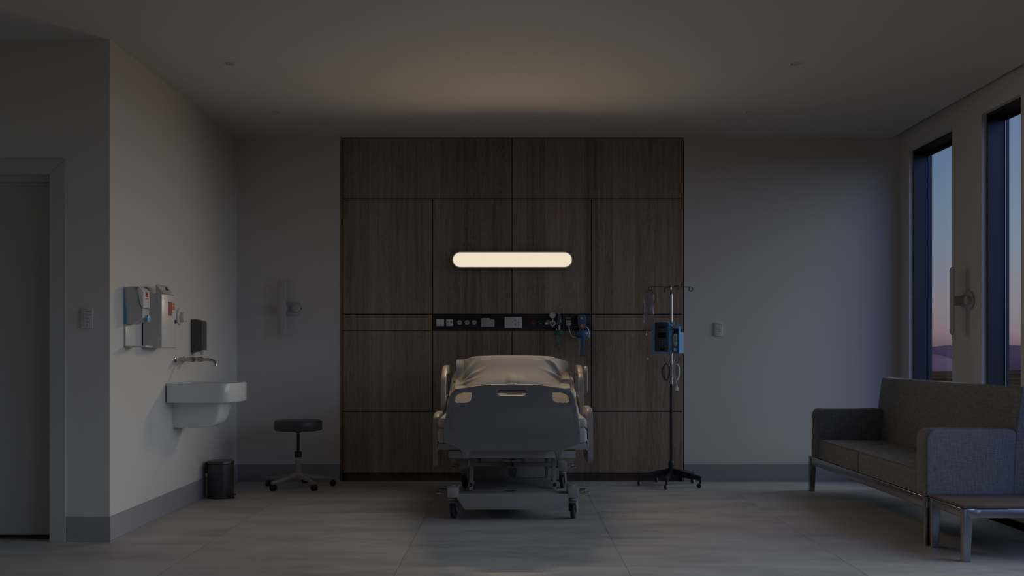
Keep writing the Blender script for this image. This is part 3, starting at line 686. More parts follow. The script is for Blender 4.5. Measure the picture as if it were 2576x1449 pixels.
shape('cover_edge', 'black', hs, lambda b: (b.tube([(XL + u, HY0 - .0018, z) for u, z in ((.077, 1.518), (.080, 1.528), (.086, 1.534), (.095, 1.5335))], .0022, 6), b.tube([(XL + u, HY0 - .0018, z) for u, z in ((.089, 1.485), (.0955, 1.45), (.105, 1.420), (.116, 1.4035), (.1235, 1.4035))], .0009, 6), b.box((XL + .1195, HY0, 1.4025), (XL + .1242, HY1, 1.4045))))
LX = XL + .1243
lb_ = shape('label_sheet', 'paper_white', hs, lambda b: b.box((XL + .1195, HY0 + .034, 1.415), (LX, HY0 + .082, 1.502)), smooth=False)
shape('label_block', 'red', lb_, lambda b: b.box((LX - .001, HY0 + .034, 1.474), (LX + .0004, HY0 + .082, 1.506)), smooth=False)
shape('label_band', 'ink', lb_, lambda b: b.box((LX - .001, HY0 + .034, 1.462), (LX + .0004, HY0 + .082, 1.467)), smooth=False)
shape('fine_print', 'ink_soft', lb_, lambda b: [b.box((LX - .001, HY0 + .038, 1.455 - i * .0042), (LX + .0003, HY0 + .076 - .004 * (i % 3), 1.4538 - i * .0042)) for i in range(9)], smooth=False)
shape('lever', 'lever_blue', hs, lambda b: (b.prism(rpoly([(HY0 + .038, 1.318), (HY0 + .088, 1.316), (HY0 + .094, 1.330), (HY0 + .090, 1.360), (HY0 + .066, 1.364), (HY0 + .044, 1.352)], .008, 3), 'X', XL + .117, XL + .136, bev=.003), b.box((XL + .105, HY0 + .045, 1.322), (XL + .12, HY0 + .082, 1.345), .003)))
tr = shape('drip_bracket', 'white_plastic', hs, lambda b: (b.box((XL + .0005, HY0 + .002, 1.163), (XL + .007, HY0 + .136, 1.310), .002), b.box((XL + .004, HY0 + .002, 1.160), (XL + .012, HY0 + .006, 1.306))))
shape('drip_tray', 'white_plastic', hs, lambda b: (b.box((XL + .001, HY0 + .002, 1.161), (XL + .133, HY0 + .136, 1.166), .002), b.box((XL + .003, HY0 + .002, 1.161), (XL + .133, HY0 + .006, 1.171), .0015), b.box((XL + .003, HY0 + .132, 1.161), (XL + .133, HY0 + .136, 1.171), .0015), b.box((XL + .129, HY0 + .002, 1.161), (XL + .133, HY0 + .136, 1.171), .0015)))

# ---------------------------------------------------------------- sharps cabinet
SY0, SY1, SXF = 7.000, 7.296, XL + .126
cb = thing('sharps_cabinet', 'tall white lockable sharps cabinet with red window and top chute', 'sharps container', (XL, SY0, 1.158))
shape('case', 'dispenser_white', cb, lambda b: b.box((XL + .006, SY0, 1.158), (SXF, SY1, 1.513), .004, 3))
shape('wall_gap_shade', 'black', cb, lambda b: b.box((XL + .0005, SY0 + .004, 1.165), (XL + .0065, SY1 - .004, 1.505)), smooth=False)  # black strip paints the shadow gap between cabinet and wall
shape('door_panel', 'white_plastic', cb, lambda b: b.box((SXF - .004, SY0 + .004, 1.162), (SXF + .003, SY1 - .002, 1.510), .002, 2))
for z0, z1 in ((1.452, 1.494), (1.186, 1.229)):
    shape('hinge', 'cable_white', cb, lambda b: b.box((XL + .103, SY0 - .003, z0), (XL + .110, SY0 + .002, z1), .001))
def f(b):
    ya, yb_ = SY0 + .004, SY0 + .225
    for y in (ya, yb_): b.prism([(XL + .088, 1.512), (XL + .088, 1.566), (XL + .094, 1.566), (XL + .130, 1.512)], 'Y', y, y + .004)
    b.box((XL + .0885, ya + .001, 1.512), (XL + .091, yb_ + .003, 1.565))
    # sloping lid as a frame round the opening
    def sl(u0, u1, y0, y1):
        def z(u): return 1.568 - (u - .092) * (.055 / .038)
        b.prism([(XL + u0, z(u0)), (XL + u1, z(u1)), (XL + u1 + .002, z(u1) + .002), (XL + u0 + .002, z(u0) + .002)], 'Y', y0, y1)
    sl(.090, .094, ya, yb_ + .004); sl(.112, .131, ya, yb_ + .004); sl(.094, .112, ya, ya + .010); sl(.094, .112, yb_ - .03, yb_ + .004)
shape('chute', 'dispenser_white', cb, f, smooth=False)
def onF(x, y): p = onX(-(-SXF), x, y) if False else None
def SF_(x): return SXF * F / (x - CX)
def zf(x, y): return EYE - (y - CY) * SF_(x) / F
wn_ = shape('red_window', 'window_red', cb, lambda b: b.box((SXF + .0028, SF_(421.8), zf(426, 794)), (SXF + .0045, SF_(430), zf(426, 759.5))), smooth=False)
shape('window_gap', 'ink', wn_, lambda b: b.box((SXF + .0028, SF_(430), zf(426, 794.3)), (SXF + .0042, SF_(430.5), zf(426, 759.3))), smooth=False)
shape('warning_label', 'orange_red', cb, lambda b: (b.box((SXF + .0028, SF_(433), zf(435, 768)), (SXF + .0040, SF_(438.5), zf(435, 762))), b.box((SXF + .0028, SF_(433), zf(435, 780.3)), (SXF + .0040, SF_(438.5), zf(435, 769.6)))), smooth=False)
shape('warning_sign', 'dark_red', cb, lambda b: (b.cyl((SXF + .0038, SF_(435.8), zf(435, 775)), (SXF + .0044, SF_(435.8), zf(435, 775)), .008, n=3), b.box((SXF + .0038, SF_(436), zf(435, 767.5)), (SXF + .0044, SF_(438), zf(435, 765.5)))), smooth=False)
shape('paper_label', 'paper_white', cb, lambda b: b.box((SXF + .0028, SF_(433), zf(435, 791)), (SXF + .0036, SF_(438.5), zf(435, 781.3))), smooth=False)
shape('fine_print', 'ink_soft', cb, lambda b: [b.box((SXF + .0034, SF_(433.5), zf(435, 782.6 + i * 1.15)), (SXF + .0040, SF_(437.6 - (i % 3) * .6), zf(435, 783.1 + i * 1.15))) for i in range(7)] +
      [b.box((SXF + .003, SF_(411), zf(413, y)), (SXF + .0036, SF_(416 - d), zf(413, y + .5))) for y, d in ((749.4, 1.2), (750.4, .3), (752.6, .6), (753.6, 0))], smooth=False)
shape('lock', 'dark_metal', cb, lambda b: b.lathe([(.0135, -.002), (.0135, .008), (.011, .010), (0, .010)], (SXF + .001, SY1 - .018, zf(441, 809.5)), 'X', 20))

# ---------------------------------------------------------------- round wall dial
rd = thing('wall_dial', 'round white wall disc with a smaller round knob right of the sharps cabinet', 'wall dial', (XL, 7.778, 1.387))
shape('disc', 'plaster', rd, lambda b: b.lathe([(.0625, .0005), (.0625, .007), (.058, .012), (0, .012)], (XL, 7.778, 1.387), 'X', 40))
shape('knob', 'plaster', rd, lambda b: b.lathe([(.036, .010), (.035, .036), (.031, .040), (0, .040)], (XL, 7.784, 1.383), 'X', 32))
shape('clip', 'grey_plastic', rd, lambda b: b.box((XL + .030, 7.800, 1.352), (XL + .052, 7.812, 1.358), .001))

# ---------------------------------------------------------------- black soap dispenser
DY0, DY1 = 8.06, 8.186
ds = thing('soap_dispenser', 'black wall soap dispenser with white nozzle above the faucet', 'soap dispenser', (XL, DY0, 1.13))
shape('case', 'dispenser_black', ds, lambda b: b.prism([(XL + .001, 1.129), (XL + .040, 1.131), (XL + .086, 1.146), (XL + .086, 1.358), (XL + .070, 1.368), (XL + .040, 1.376), (XL + .001, 1.376)], 'Y', DY0, DY1, bev=.004, seg=3))
shape('level_slot', 'screen_black', ds, lambda b: b.box((XL + .0255, DY0 - .0006, 1.155), (XL + .030, DY0 + .002, 1.188), .0005))
shape('nozzle', 'cable_white', ds, lambda b: b.box((XL + .066, DY0 + .015, 1.110), (XL + .094, DY0 + .07, 1.146), .004, 3))

# ---------------------------------------------------------------- faucet
FZ = 1.078
fc = thing('wall_faucet', 'polished wall-mounted faucet with curved spout over the washbasin', 'faucet', (XL, 7.78, FZ))
for y in (7.68, 7.88):
    shape('flange', 'chrome', fc, lambda b: b.lathe([(.0225, .0005), (.022, .006), (.012, .012), (.0, .012)], (XL, y, FZ), 'X', 28))
    vb = shape('valve', 'chrome', fc, lambda b: (b.cyl((XL + .008, y, FZ), (XL + .045, y, FZ), .0105, n=20), b.cyl((XL + .036, y, FZ), (XL + .050, y, FZ), .0155, n=20, bev=.002), b.cyl((XL + .05, y, FZ), (XL + .105, y, FZ), .0145, n=20)))
    shape('handle', 'chrome', vb, lambda b: (b.lathe([(.0165, .100), (.019, .108), (.0195, .128), (.016, .140), (.009, .142), (0, .142)], (XL, y, FZ), 'X', 24), [b.cyl((XL + .128, y, FZ), (XL + .128, y + .034 * math.cos(R(a)), FZ + .0185 * math.sin(R(a))), .0042, .0042, n=10) for a in (0, 90, 180, 270)]))
shape('bridge', 'chrome', fc, lambda b: b.cyl((XL + .078, 7.68, FZ), (XL + .078, 7.88, FZ), .0105, n=18))
shape('spout', 'chrome', fc, lambda b: (b.tube([(XL + .078, 7.78, FZ), (XL + .16, 7.78, FZ), (XL + .205, 7.78, FZ), (XL + .238, 7.78, FZ - .004), (XL + .258, 7.78, FZ - .020), (XL + .263, 7.78, FZ - .042)], .0105, 18, smooth=2), b.cyl((XL + .2625, 7.78, FZ - .038), (XL + .263, 7.78, FZ - .045), .0125, n=20), b.cyl((XL + .135, 7.78, FZ), (XL + .140, 7.78, FZ), .0135, n=20), b.cyl((XL + .165, 7.78, FZ), (XL + .169, 7.78, FZ), .0130, n=20), b.cyl((XL + .21, 7.78, FZ + .008), (XL + .21, 7.78, FZ + .0135), .005, n=12)))

# ---------------------------------------------------------------- washbasin
bs = thing('washbasin', 'white wall-hung washbasin with rounded front and half pedestal', 'washbasin', (XL, 7.75, .595))
BY0, BY1, BZ0, BZ1, BD = 7.470, 8.03, .779, .914, .468
def plan(inset, n=10):
    y0, y1, r = BY0 + inset, BY1 - inset, max(.02, .085 - inset * .6); d = BD - inset
    x0 = XL + .006 + (inset * 1.6 if inset > .03 else 0)
    cor = [(x0, y0), (XL + d - .040, y0), (XL + d, (y0 + y1) / 2 - .09), (XL + d, (y0 + y1) / 2 + .09), (XL + d - .040, y1), (x0, y1)]
    return rpoly(cor, [.008 if inset < .02 else .03, .062, .06, .06, .062, .008 if inset < .02 else .03], n)
def f(b):
    t = bmesh.new()
    def ring(ins, z):
        return [t.verts.new((x, y, z)) for x, y in plan(ins)]
    seq = [(.012, BZ0), (.003, BZ0 + .002), (0, BZ0 + .010), (0, BZ1 - .008), (.002, BZ1 - .002), (.008, BZ1), (.022, BZ1 - .001), (.028, BZ1 - .007), (.034, BZ1 - .04), (.055, BZ1 - .10), (.09, BZ1 - .125), (.15, BZ1 - .13)]
    rings = [ring(*q) for q in seq]
    for a, c in zip(rings, rings[1:]):
        for j in range(len(a)): k_ = (j + 1) % len(a); t.faces.new((a[j], a[k_], c[k_], c[j]))
    t.faces.new(rings[-1]); t.faces.new(rings[0][::-1])
    b._merge(t); b.box((XL + .0008, BY0 + .006, BZ1 - .017), (XL + .012, BY1 - .006, BZ1 - .001), .001)
shape('basin', 'porcelain', bs, f)
shape('wall_joint', 'black', bs, lambda b: b.box((XL + .0005, BY0 + .004, BZ0 + .006), (XL + .0065, BY1 - .004, BZ1 - .018)), smooth=False)
def f(b):
    t = bmesh.new(); rings = []
    for z, dep, ins in ((.782, .362, 0), (.74, .356, .001), (.69, .346, .004), (.65, .333, .008), (.625, .318, .011), (.607, .296, .015), (.599, .27, .018), (.5955, .24, .026)):
        y0, y1 = 7.632 + ins * .4, 7.905 - ins; r = .045
        cor = [(XL + .001, y0), (XL + dep - .012, y0), (XL + dep, 7.768), (XL + dep - .012, y1), (XL + .001, y1)]
        rings.append([t.verts.new((x, y, z)) for x, y in rpoly(cor, [0, .034, .08, .034, 0], 8)])
    for a, c in zip(rings, rings[1:]):
        for j in range(len(a)): k_ = (j + 1) % len(a); t.faces.new((a[j], a[k_], c[k_], c[j]))
    t.faces.new(rings[0]); t.faces.new(rings[-1][::-1]); b._merge(t)
shape('half_pedestal', 'porcelain', bs, f)
shape('drain', 'chrome', bs, lambda b: b.cyl((XL + .24, 7.75, BZ1 - .131), (XL + .24, 7.75, BZ1 - .127), .022, n=24))

# ---------------------------------------------------------------- pedal bin
PX, PY, PR = -2.268, 8.395, .101
pb = thing('pedal_bin', 'dark cylindrical pedal bin on the floor under the washbasin', 'bin', (PX, PY, 0))
shape('bucket', 'bin_metal', pb, lambda b: b.lathe([(.093, .001), (.099, .002), (.101, .008), (.101, .262), (.099, .264), (0, .264)], (PX, PY, 0), 'Z', 56))
shape('lid', 'bin_metal', pb, lambda b: b.lathe([(.100, .266), (.1025, .267), (.1025, .283), (.100, .287), (.090, .290), (.082, .2885), (.04, .294), (0, .295)], (PX, PY, 0), 'Z', 56))
shape('hinge_cover', 'soft_black', pb, lambda b: b.obox((PX - .103, PY - .004, .235), (.026, .07, .085), (0, 0, R(0)), .010, 3))
shape('base_ring', 'rubber', pb, lambda b: b.lathe([(.100, 0), (.103, .001), (.103, .006), (.100, .008)], (PX, PY, 0), 'Z', 48))
shape('pedal', 'soft_black', pb, lambda b: (b.prism(rrect(PX + .045, PX + .135, PY - .085, PY - .030, .024, 6), 'Z', .028, .034, bev=.002), b.prism(rrect(PX + .03, PX + .12, PY - .080, PY - .03, .024, 6), 'Z', .0, .008), b.box((PX + .04, PY - .064, .006), (PX + .055, PY - .05, .03))))

# ---------------------------------------------------------------- rolling stool
TX, TY = -1.790, 9.02
st = thing('rolling_stool', 'black round-seat rolling stool with five castors beside the panelling', 'stool', (TX, TY, 0))
shape('seat', 'stool_vinyl', st, lambda b: b.lathe([(.0, .475), (.170, .475), (.190, .478), (.197, .486), (.1985, .515), (.198, .545), (.193, .556), (.182, .562), (.10, .566), (0, .567)], (TX, TY, 0), 'Z', 64))
shape('seat_boss', 'soft_black', st, lambda b: b.cyl((TX, TY, .458), (TX, TY, .476), .024, n=24))
shape('gas_rod', 'dark_metal', st, lambda b: (b.cyl((TX, TY, .29), (TX, TY, .46), .0115, n=20), [b.cyl((TX, TY, .31 + i * .006), (TX, TY, .313 + i * .006), .0125, n=20) for i in range(24)]))
shape('collar', 'soft_black', st, lambda b: b.lathe([(.028, .252), (.030, .256), (.030, .296), (.027, .300), (0, .300)], (TX, TY, 0), 'Z', 28))
shape('column', 'stool_base', st, lambda b: (b.cyl((TX, TY, .085), (TX, TY, .255), .0235, n=28), b.lathe([(.020, .055), (.036, .08), (.040, .10), (.030, .122), (.0235, .125)], (TX, TY, 0), 'Z', 28)))
for i, a in enumerate((-53, 19, 91, 163, 235)):
    d = Vector((math.cos(R(a)), math.sin(R(a)), 0)); c = Vector((TX, TY, 0)); e = c + d * .283
    def f(b):
        n_ = d.cross(Vector((0, 0, 1)))
        t = bmesh.new(); rows = []
        for r_, zt, zb, hw in ((.02, .122, .078, .018), (.12, .103, .075, .0155), (.25, .084, .062, .013), (.295, .078, .060, .012)):
            q = c + d * r_; rows.append([t.verts.new(q + n_ * sx_ * hw * wq + Vector((0, 0, z_))) for sx_, z_, wq in ((-1, zb, 1), (1, zb, 1), (1, zt - .004, .8), (0, zt, .0), (-1, zt - .004, .8))])
        for p_, q_ in zip(rows, rows[1:]):
            for j in range(5): k_ = (j + 1) % 5; t.faces.new((p_[j], p_[k_], q_[k_], q_[j]))
        t.faces.new(rows[0]); t.faces.new(rows[-1][::-1]); b._merge(t)
        b.cyl(e + Vector((0, 0, .045)), e + Vector((0, 0, .066)), .006, n=10)
    lg = shape('leg', 'stool_base', st, f)
    def f(b):
        ra = R((40, 95, 75, 20, 60)[i]); ax = Vector((math.cos(ra), math.sin(ra), 0)); cc = e + Vector((0, 0, .0258)) + ax.cross(Vector((0, 0, 1))) * .008
        for s_ in (-1, 1): b.cyl(cc + ax * s_ * .003, cc + ax * s_ * .021, .0255, n=28, bev=.004)
        b.cyl(cc - ax * .012, cc + ax * .012, .020, n=20)
    shape('castor', 'rubber', lg, f)

# ---------------------------------------------------------------- drip stand
VX, VY = 1.341, 9.106
iv = thing('drip_stand', 'dark wheeled drip stand with four hooks right of the bed', 'drip stand', (VX, VY, 0))
VC = Vector((VX, VY, 0))
shape('pole', 'dark_metal', iv, lambda b: (b.cyl(VC + Vector((0, 0, .10)), VC + Vector((0, 0, .86)), .0125, n=24), b.cyl(VC + Vector((0, 0, 1.615)), VC + Vector((0, 0, 1.655)), .0100, n=20)))
shape('upper_pole', 'steel', iv, lambda b: (b.cyl(VC + Vector((0, 0, .86)), VC + Vector((0, 0, 1.62)), .0115, n=24), b.cyl(VC + Vector((0, 0, 1.65)), VC + Vector((0, 0, 1.69)), .0045, n=12)))
shape('hub', 'dark_metal', iv, lambda b: b.lathe([(.020, .075), (.024, .08), (.0245, .19), (.023, .205), (.018, .214), (0, .214)], (VX, VY, 0), 'Z', 28))
for i, a in enumerate((181, 253, 325, 37, 109)):
    d = Vector((math.cos(R(a)), math.sin(R(a)), 0)); n_ = d.cross(Vector((0, 0, 1)))
    def f(b):
        t = bmesh.new(); rows = []
        for r_, zt, zb, hw in ((.015, .150, .090, .006), (.272, .098, .062, .006)):
            q = VC + d * r_; rows.append([t.verts.new(q + n_ * s_ * hw + Vector((0, 0, z_))) for s_, z_ in ((-1, zb), (1, zb), (1, zt), (-1, zt))])
        for j in range(4): k_ = (j + 1) % 4; t.faces.new((rows[0][j], rows[0][k_], rows[1][k_], rows[1][j]))
        t.faces.new(rows[0]); t.faces.new(rows[1][::-1]); b._merge(t)
        b.cyl(VC + d * .266 + Vector((0, 0, .045)), VC + d * .266 + Vector((0, 0, .068)), .008, n=14)
    lg = shape('leg', 'dark_metal', iv, f)
    wc = VC + d * .266 + Vector((0, 0, .0215))
    ra = R((60, 75, 20, 50, 60)[i]); ax = Vector((math.cos(ra - math.pi / 2 + .2), math.sin(ra - math.pi / 2 + .2), 0)) if i != 2 else Vector((-.5, -.85, 0)).normalized()
    if i in (0, 1): ax = Vector((-.92, -.38, 0))
    if i in (3, 4): ax = Vector((-.85, -.5, 0))
    off = ax.cross(Vector((0, 0, 1))) * .010
    ft = shape('castor', 'wheel_grey', lg, lambda b: b.cyl(wc + off - ax * .007, wc + off + ax * .007, .0213, n=28, bev=.003))
    shape('castor_fork', 'soft_black', ft, lambda b: (b.cyl(wc + off + ax * .0075, wc + off + ax * .0095, .016, n=20), b.cyl(wc + off - ax * .0095, wc + off - ax * .0075, .016, n=20), b.tube([wc + Vector((0, 0, .03)), wc + ax * .010 + off * .3 + Vector((0, 0, .012)), wc + off + ax * .010], .004, 8), b.cyl(wc + Vector((0, 0, .020)), wc + Vector((0, 0, .032)), .009, n=14)))
def hook(e, d):
    up_ = Vector((0, 0, 1)); pts = []
    c = e + d * -.001 - up_ * .0175
    for k_ in range(17):
        a = R(100 - k_ * 21); pts.append(c + d * math.cos(a) * .0165 + up_ * math.sin(a) * .0175)
    return pts
HT = Vector((0, 0, 1.681))
for d, L in ((Vector((-.98, -.17, 0)), .186), (Vector((.985, .17, 0)), .172), (Vector((-.18, .98, 0)), .175), (Vector((.16, -.98, 0)), .185)):
    e = VC + HT + d * L
    shape('hook', 'dark_metal', iv, lambda b: b.tube([VC + HT, VC + HT + d * (L * .5)] + hook(e, d), .0036, 10))
hc = VC + Vector((0, 0, 1.024))
for s_ in (-1, 1):
    shape('cable_hook', 'dark_metal', iv, lambda b: b.tube([hc + Vector((s_ * .010, -.012, 0)), hc + Vector((s_ * .030, -.025, .002)), hc + Vector((s_ * .052, -.03, .018)), hc + Vector((s_ * .064, -.03, .040)), hc + Vector((s_ * .065, -.03, .064))], .0024, 8, smooth=2))
# infusion bag
bg = thing('infusion_bag', 'clear infusion bag half full hanging from the left hook', 'infusion bag', (1.153, 9.07, 1.60))
BX, BYY = at(1633, 0, 9.07).x, 9.07
def f(b):
    t = bmesh.new(); nu, nv = 16, 26; g0 = []
    for sgn in (-1, 1):
        gr = []
        for j in range(nv + 1):
            v = j / nv; z = 1.640 - v * .335
            hw = .043 * (1 - .25 * max(0, 1 - v * 9) ** 2) * (1 - .35 * max(0, (v - .92) / .08) ** 2) + .002 * math.sin(v * 11)
            row = []
            for i in range(nu + 1):
                u = -1 + 2 * i / nu
                th = .002 + .019 * math.sqrt(max(0, 1 - u * u)) * (math.sin(min(1, v * 1.15 + .06) * math.pi) ** .6 if v * 1.15 + .06 < 1 else 0) * (.55 + .75 * v) + .0012 * math.sin(u * 9 + v * 17)
                if i in (0, nu) or j in (0, nv): th = 0
                row.append((BX + u * hw, BYY + sgn * th, z))
            gr.append(row)
        g0.append(gr)
    vs = {}
    def V(p):
        k_ = tuple(round(c_, 6) for c_ in p)
        if k_ not in vs: vs[k_] = t.verts.new(p)
        return vs[k_]
    for gr in g0:
        for j in range(nv):
            for i in range(nu):
                q = [V(gr[j][i]), V(gr[j][i + 1]), V(gr[j + 1][i + 1]), V(gr[j + 1][i])]
                if len(set(q)) == 4: t.faces.new(q)
    b._merge(t)
bgm = shape('pouch', 'bag_film', bg, f)
shape('hanger_seal', 'bag_film', bg, lambda b: b.prism(rrect(BX - .034, BX + .034, 1.628, 1.656, .006, 3), 'Y', BYY - .0012, BYY + .0012))
shape('print', 'ink_soft', bg, lambda b: [b.box((BX + .022, BYY - .0225, 1.56 - i * .018), (BX + (.030 if i % 3 else .034), BYY - .0215, 1.5588 - i * .018)) for i in range(13)] + [b.box((BX - .026, BYY - .0205, 1.620 - i * .012), (BX - .006, BYY - .0195, 1.6188 - i * .012)) for i in range(3)], smooth=False)
shape('port', 'paper_white', bg, lambda b: b.cyl(at(1637.3, 833.5, BYY), at(1637.3, 838, BYY), .006, n=14, bev=.001))
shape('spike_port', 'paper_white', bg, lambda b: (b.cyl(at(1627.6, 832, BYY), at(1627.6, 838.5, BYY), .0022, n=10), b.lathe([(.0035, .008), (.009, -.002), (.009, -.010), (0, -.010)], at(1627.6, 841, BYY), 'Z', 18)))
# drip line
dlp = thing('drip_line', 'thin clear drip line looping down from the infusion bag', 'drip line', at(1628, 880, BYY))
shape('drip_chamber', 'clear_plastic', dlp, lambda b: b.lathe([(.0045, 0), (.0075, -.006), (.0078, -.080), (.003, -.086), (0, -.086)], at(1628, 844.5, BYY), 'Z', 20))
shape('roller_clamp', 'cable_white', dlp, lambda b: (b.box(at(1628.0, 900.3, BYY - .004), at(1630.2, 904.6, BYY + .004), .001), b.box(at(1626.6, 901.6, BYY - .003), at(1631.6, 903.3, BYY + .003), .001)))
shape('tube', 'cable_dark', dlp, lambda b: b.tube([at(1628, 870, BYY), at(1628.6, 885, BYY), at(1629.2, 902, BYY), at(1630.3, 935, BYY), at(1633.4, 980, 9.06), at(1637, 1015, 9.06), at(1643, 1048, 9.05), at(1649, 1063, 9.05), at(1654.8, 1068.5, 9.05), at(1660, 1062, 9.05), at(1664.5, 1040, 9.05), at(1670, 1005, 9.05), at(1676, 972, 9.05), at(1683, 945, 9.04), at(1693, 915, 9.03), at(1697.5, 888, 9.025)], .0013, 8, smooth=2))

# ---------------------------------------------------------------- infusion pump
pm = thing('infusion_pump', 'blue infusion pump with dark keypad face clamped on the drip stand', 'infusion pump', (VX, VY, 1.12))
QY = 9.02
def q(x, y, Y=QY): v = at(x, y, Y); return (v.x, v.z)
def pz(px, py): return 1620 + px / 13.175, 790 + py / 13.175
def Q(px, py, Y=QY): return q(*pz(px, py), Y)
arch = [Q(820, 262), Q(700, 248), Q(590, 240), Q(470, 248), Q(345, 272)]
shape('case', 'pump_blue', pm, lambda b: b.prism([Q(275, 1300), Q(832, 1300), Q(832, 262)] + arch[1:] + [Q(340, 540), Q(275, 548)], 'Y', QY - .008, QY + .072, bev=.004, seg=3))
fp = shape('face_panel', 'pump_face', pm, lambda b: b.prism([Q(355, 1248), Q(803, 1248), Q(803, 282), Q(700, 270), Q(590, 264), Q(470, 270), Q(355, 290)], 'Y', QY - .0105, QY - .0075, bev=.001))
shape('face_rim', 'pump_blue_light', pm, lambda b: (b.box((Q(350, 0)[0], QY - .0115, Q(0, 1262)[1]), (Q(808, 0)[0], QY - .008, Q(0, 1250)[1])), b.box((Q(808, 0)[0], QY - .0115, Q(0, 1262)[1]), (Q(818, 0)[0], QY - .008, Q(0, 290)[1]))), smooth=False)
PFY = QY - .0108
def scr(x0, x1, y0, y1):
    o = shape('screen_bezel', 'key_grey', fp, lambda b: b.box((Q(x0 - 12, 0)[0], PFY - .0012, Q(0, y1 + 12)[1]), (Q(x1 + 12, 0)[0], PFY + .001, Q(0, y0 - 12)[1]), .0005))
    return o
scr(445, 742, 606, 800)
shape('screen', 'screen_black', fp, lambda b: (b.box((Q(448, 0)[0], PFY - .0018, Q(0, 798)[1]), (Q(740, 0)[0], PFY - .001, Q(0, 610)[1])), ), smooth=False)
shape('screen', 'screen_black', fp, lambda b: b.box((Q(470, 0)[0], PFY - .0012, Q(0, 480)[1]), (Q(683, 0)[0], PFY, Q(0, 403)[1])), smooth=False)
shape('port_cover', 'screen_black', fp, lambda b: b.box((Q(540, 0)[0], PFY - .0012, Q(0, 1208)[1]), (Q(655, 0)[0], PFY, Q(0, 1138)[1])), smooth=False)
for cx_, cy_ in [(x, y) for y in (895, 960, 1022, 1086) for x in (515, 592, 670)] + [(746, 1086), (535, 522), (615, 522), (490, 1154), (708, 1154)]:
    shape('key', 'key_grey', fp, lambda b: b.box((Q(cx_ - 22, 0)[0], PFY - .0014, Q(0, cy_ + 20)[1]), (Q(cx_ + 22, 0)[0], PFY, Q(0, cy_ - 20)[1]), .0006))
shape('indicator', 'key_grey', fp, lambda b: [b.cyl((Q(x, 0)[0], PFY - .0006, Q(0, 325)[1]), (Q(x, 0)[0], PFY, Q(0, 325)[1]), .0022, n=10) for x in (450, 490, 612, 700, 735)])
shape('top_clamp', 'pump_blue_light', pm, lambda b: b.prism([Q(830, 392), Q(830, 262), Q(1020, 268), Q(1018, 340), Q(935, 388)], 'Y', QY - .004, QY + .07, bev=.003))
# pump door module, its right flank painted paler for the window light
def f(b):
    xa, xb = Q(832, 0)[0], Q(1160, 0)[0]; z0, z1 = Q(0, 1300)[1], Q(0, 392)[1]
    b.prism([(xa, QY + .07), (xa, QY + .002), (Q(925, 0)[0], QY + .002), (Q(945, 0)[0], QY + .016), (Q(1120, 0)[0], QY + .016), (Q(1140, 0)[0], QY), (xb, QY), (xb, QY + .07)], 'Z', z0, z1, bev=.001)
shape('door_module', 'pump_blue', pm, f)
shape('module_hood', 'pump_blue', pm, lambda b: b.prism([Q(930, 492), Q(930, 400), Q(1000, 384), Q(1110, 380), Q(1165, 392), Q(1165, 492)], 'Y', QY - .008, QY + .02, bev=.002))
shape('flank', 'pump_blue_light', pm, lambda b: (b.prism([(Q(1160, 0)[0], QY), (Q(1235, 0)[0] + .002, QY + .028), (Q(1235, 0)[0], QY + .07), (Q(1160, 0)[0], QY + .07)], 'Z', Q(0, 1300)[1], Q(0, 400)[1]),
    b.prism([(Q(1232, 0)[0], QY + .026), (Q(1330, 0)[0] + .006, QY + .060), (Q(1335, 0)[0] + .002, QY + .090), (Q(1232, 0)[0], QY + .085)], 'Z', Q(0, 1300)[1], Q(0, 605)[1])), smooth=False)
cs = shape('cassette', 'outlet_grey', pm, lambda b: b.prism(rpoly([Q(985, 690), Q(1000, 655), Q(1060, 655), Q(1108, 695), Q(1108, 980), Q(1080, 1060), Q(1045, 1075), Q(1005, 1060), Q(972, 980), Q(962, 800), Q(966, 710)], .004, 3), 'Y', QY - .002, QY + .017, bev=.002))
shape('cassette_slots', 'ink', cs, lambda b: [b.box((Q(x0, 0)[0], QY - .0028, Q(0, 925)[1]), (Q(x1, 0)[0], QY - .0015, Q(0, 710)[1])) for x0, x1 in ((1016, 1026), (1040, 1050), (1094, 1103))], smooth=False)
shape('latch', 'screen_black', pm, lambda b: (b.box((Q(955, 0)[0], QY - .0095, Q(0, 512)[1]), (Q(1055, 0)[0], QY - .004, Q(0, 492)[1])), b.box((Q(1085, 0)[0], QY + .008, Q(0, 590)[1]), (Q(1112, 0)[0], QY + .017, Q(0, 490)[1])), b.box((Q(995, 0)[0], QY, Q(0, 640)[1]), (Q(1058, 0)[0], QY + .016, Q(0, 556)[1]))), smooth=False)
shape('release_disc', 'pump_blue', pm, lambda b: b.lathe([(.0125, -.016), (.0125, .003), (0, .003)], (Q(1058, 0)[0], QY, Q(0, 1178)[1]), 'Y', 28))
shape('thumb_wheel', 'paper_white', pm, lambda b: b.prism(rpoly([Q(978, 1215), Q(975, 1150), Q(1015, 1130), Q(1030, 1140), Q(1028, 1220), Q(1005, 1228)], .003, 3), 'Y', QY - .008, QY + .004, bev=.001))
shape('wire_loop', 'ink', pm, lambda b: b.tube([(*Q(x, y),)[0:1] + (QY + .000,) + (Q(x, y)[1],) for x, y in ((985, 1140), (950, 1100), (905, 1088), (888, 1140), (886, 1200), (905, 1238), (945, 1225), (975, 1180))], .0014, 8, smooth=2))
shape('clamp_block', 'soft_black', pm, lambda b: b.box((VX - .03, QY + .072, 1.14), (VX + .03, VY + .022, 1.22), .004))

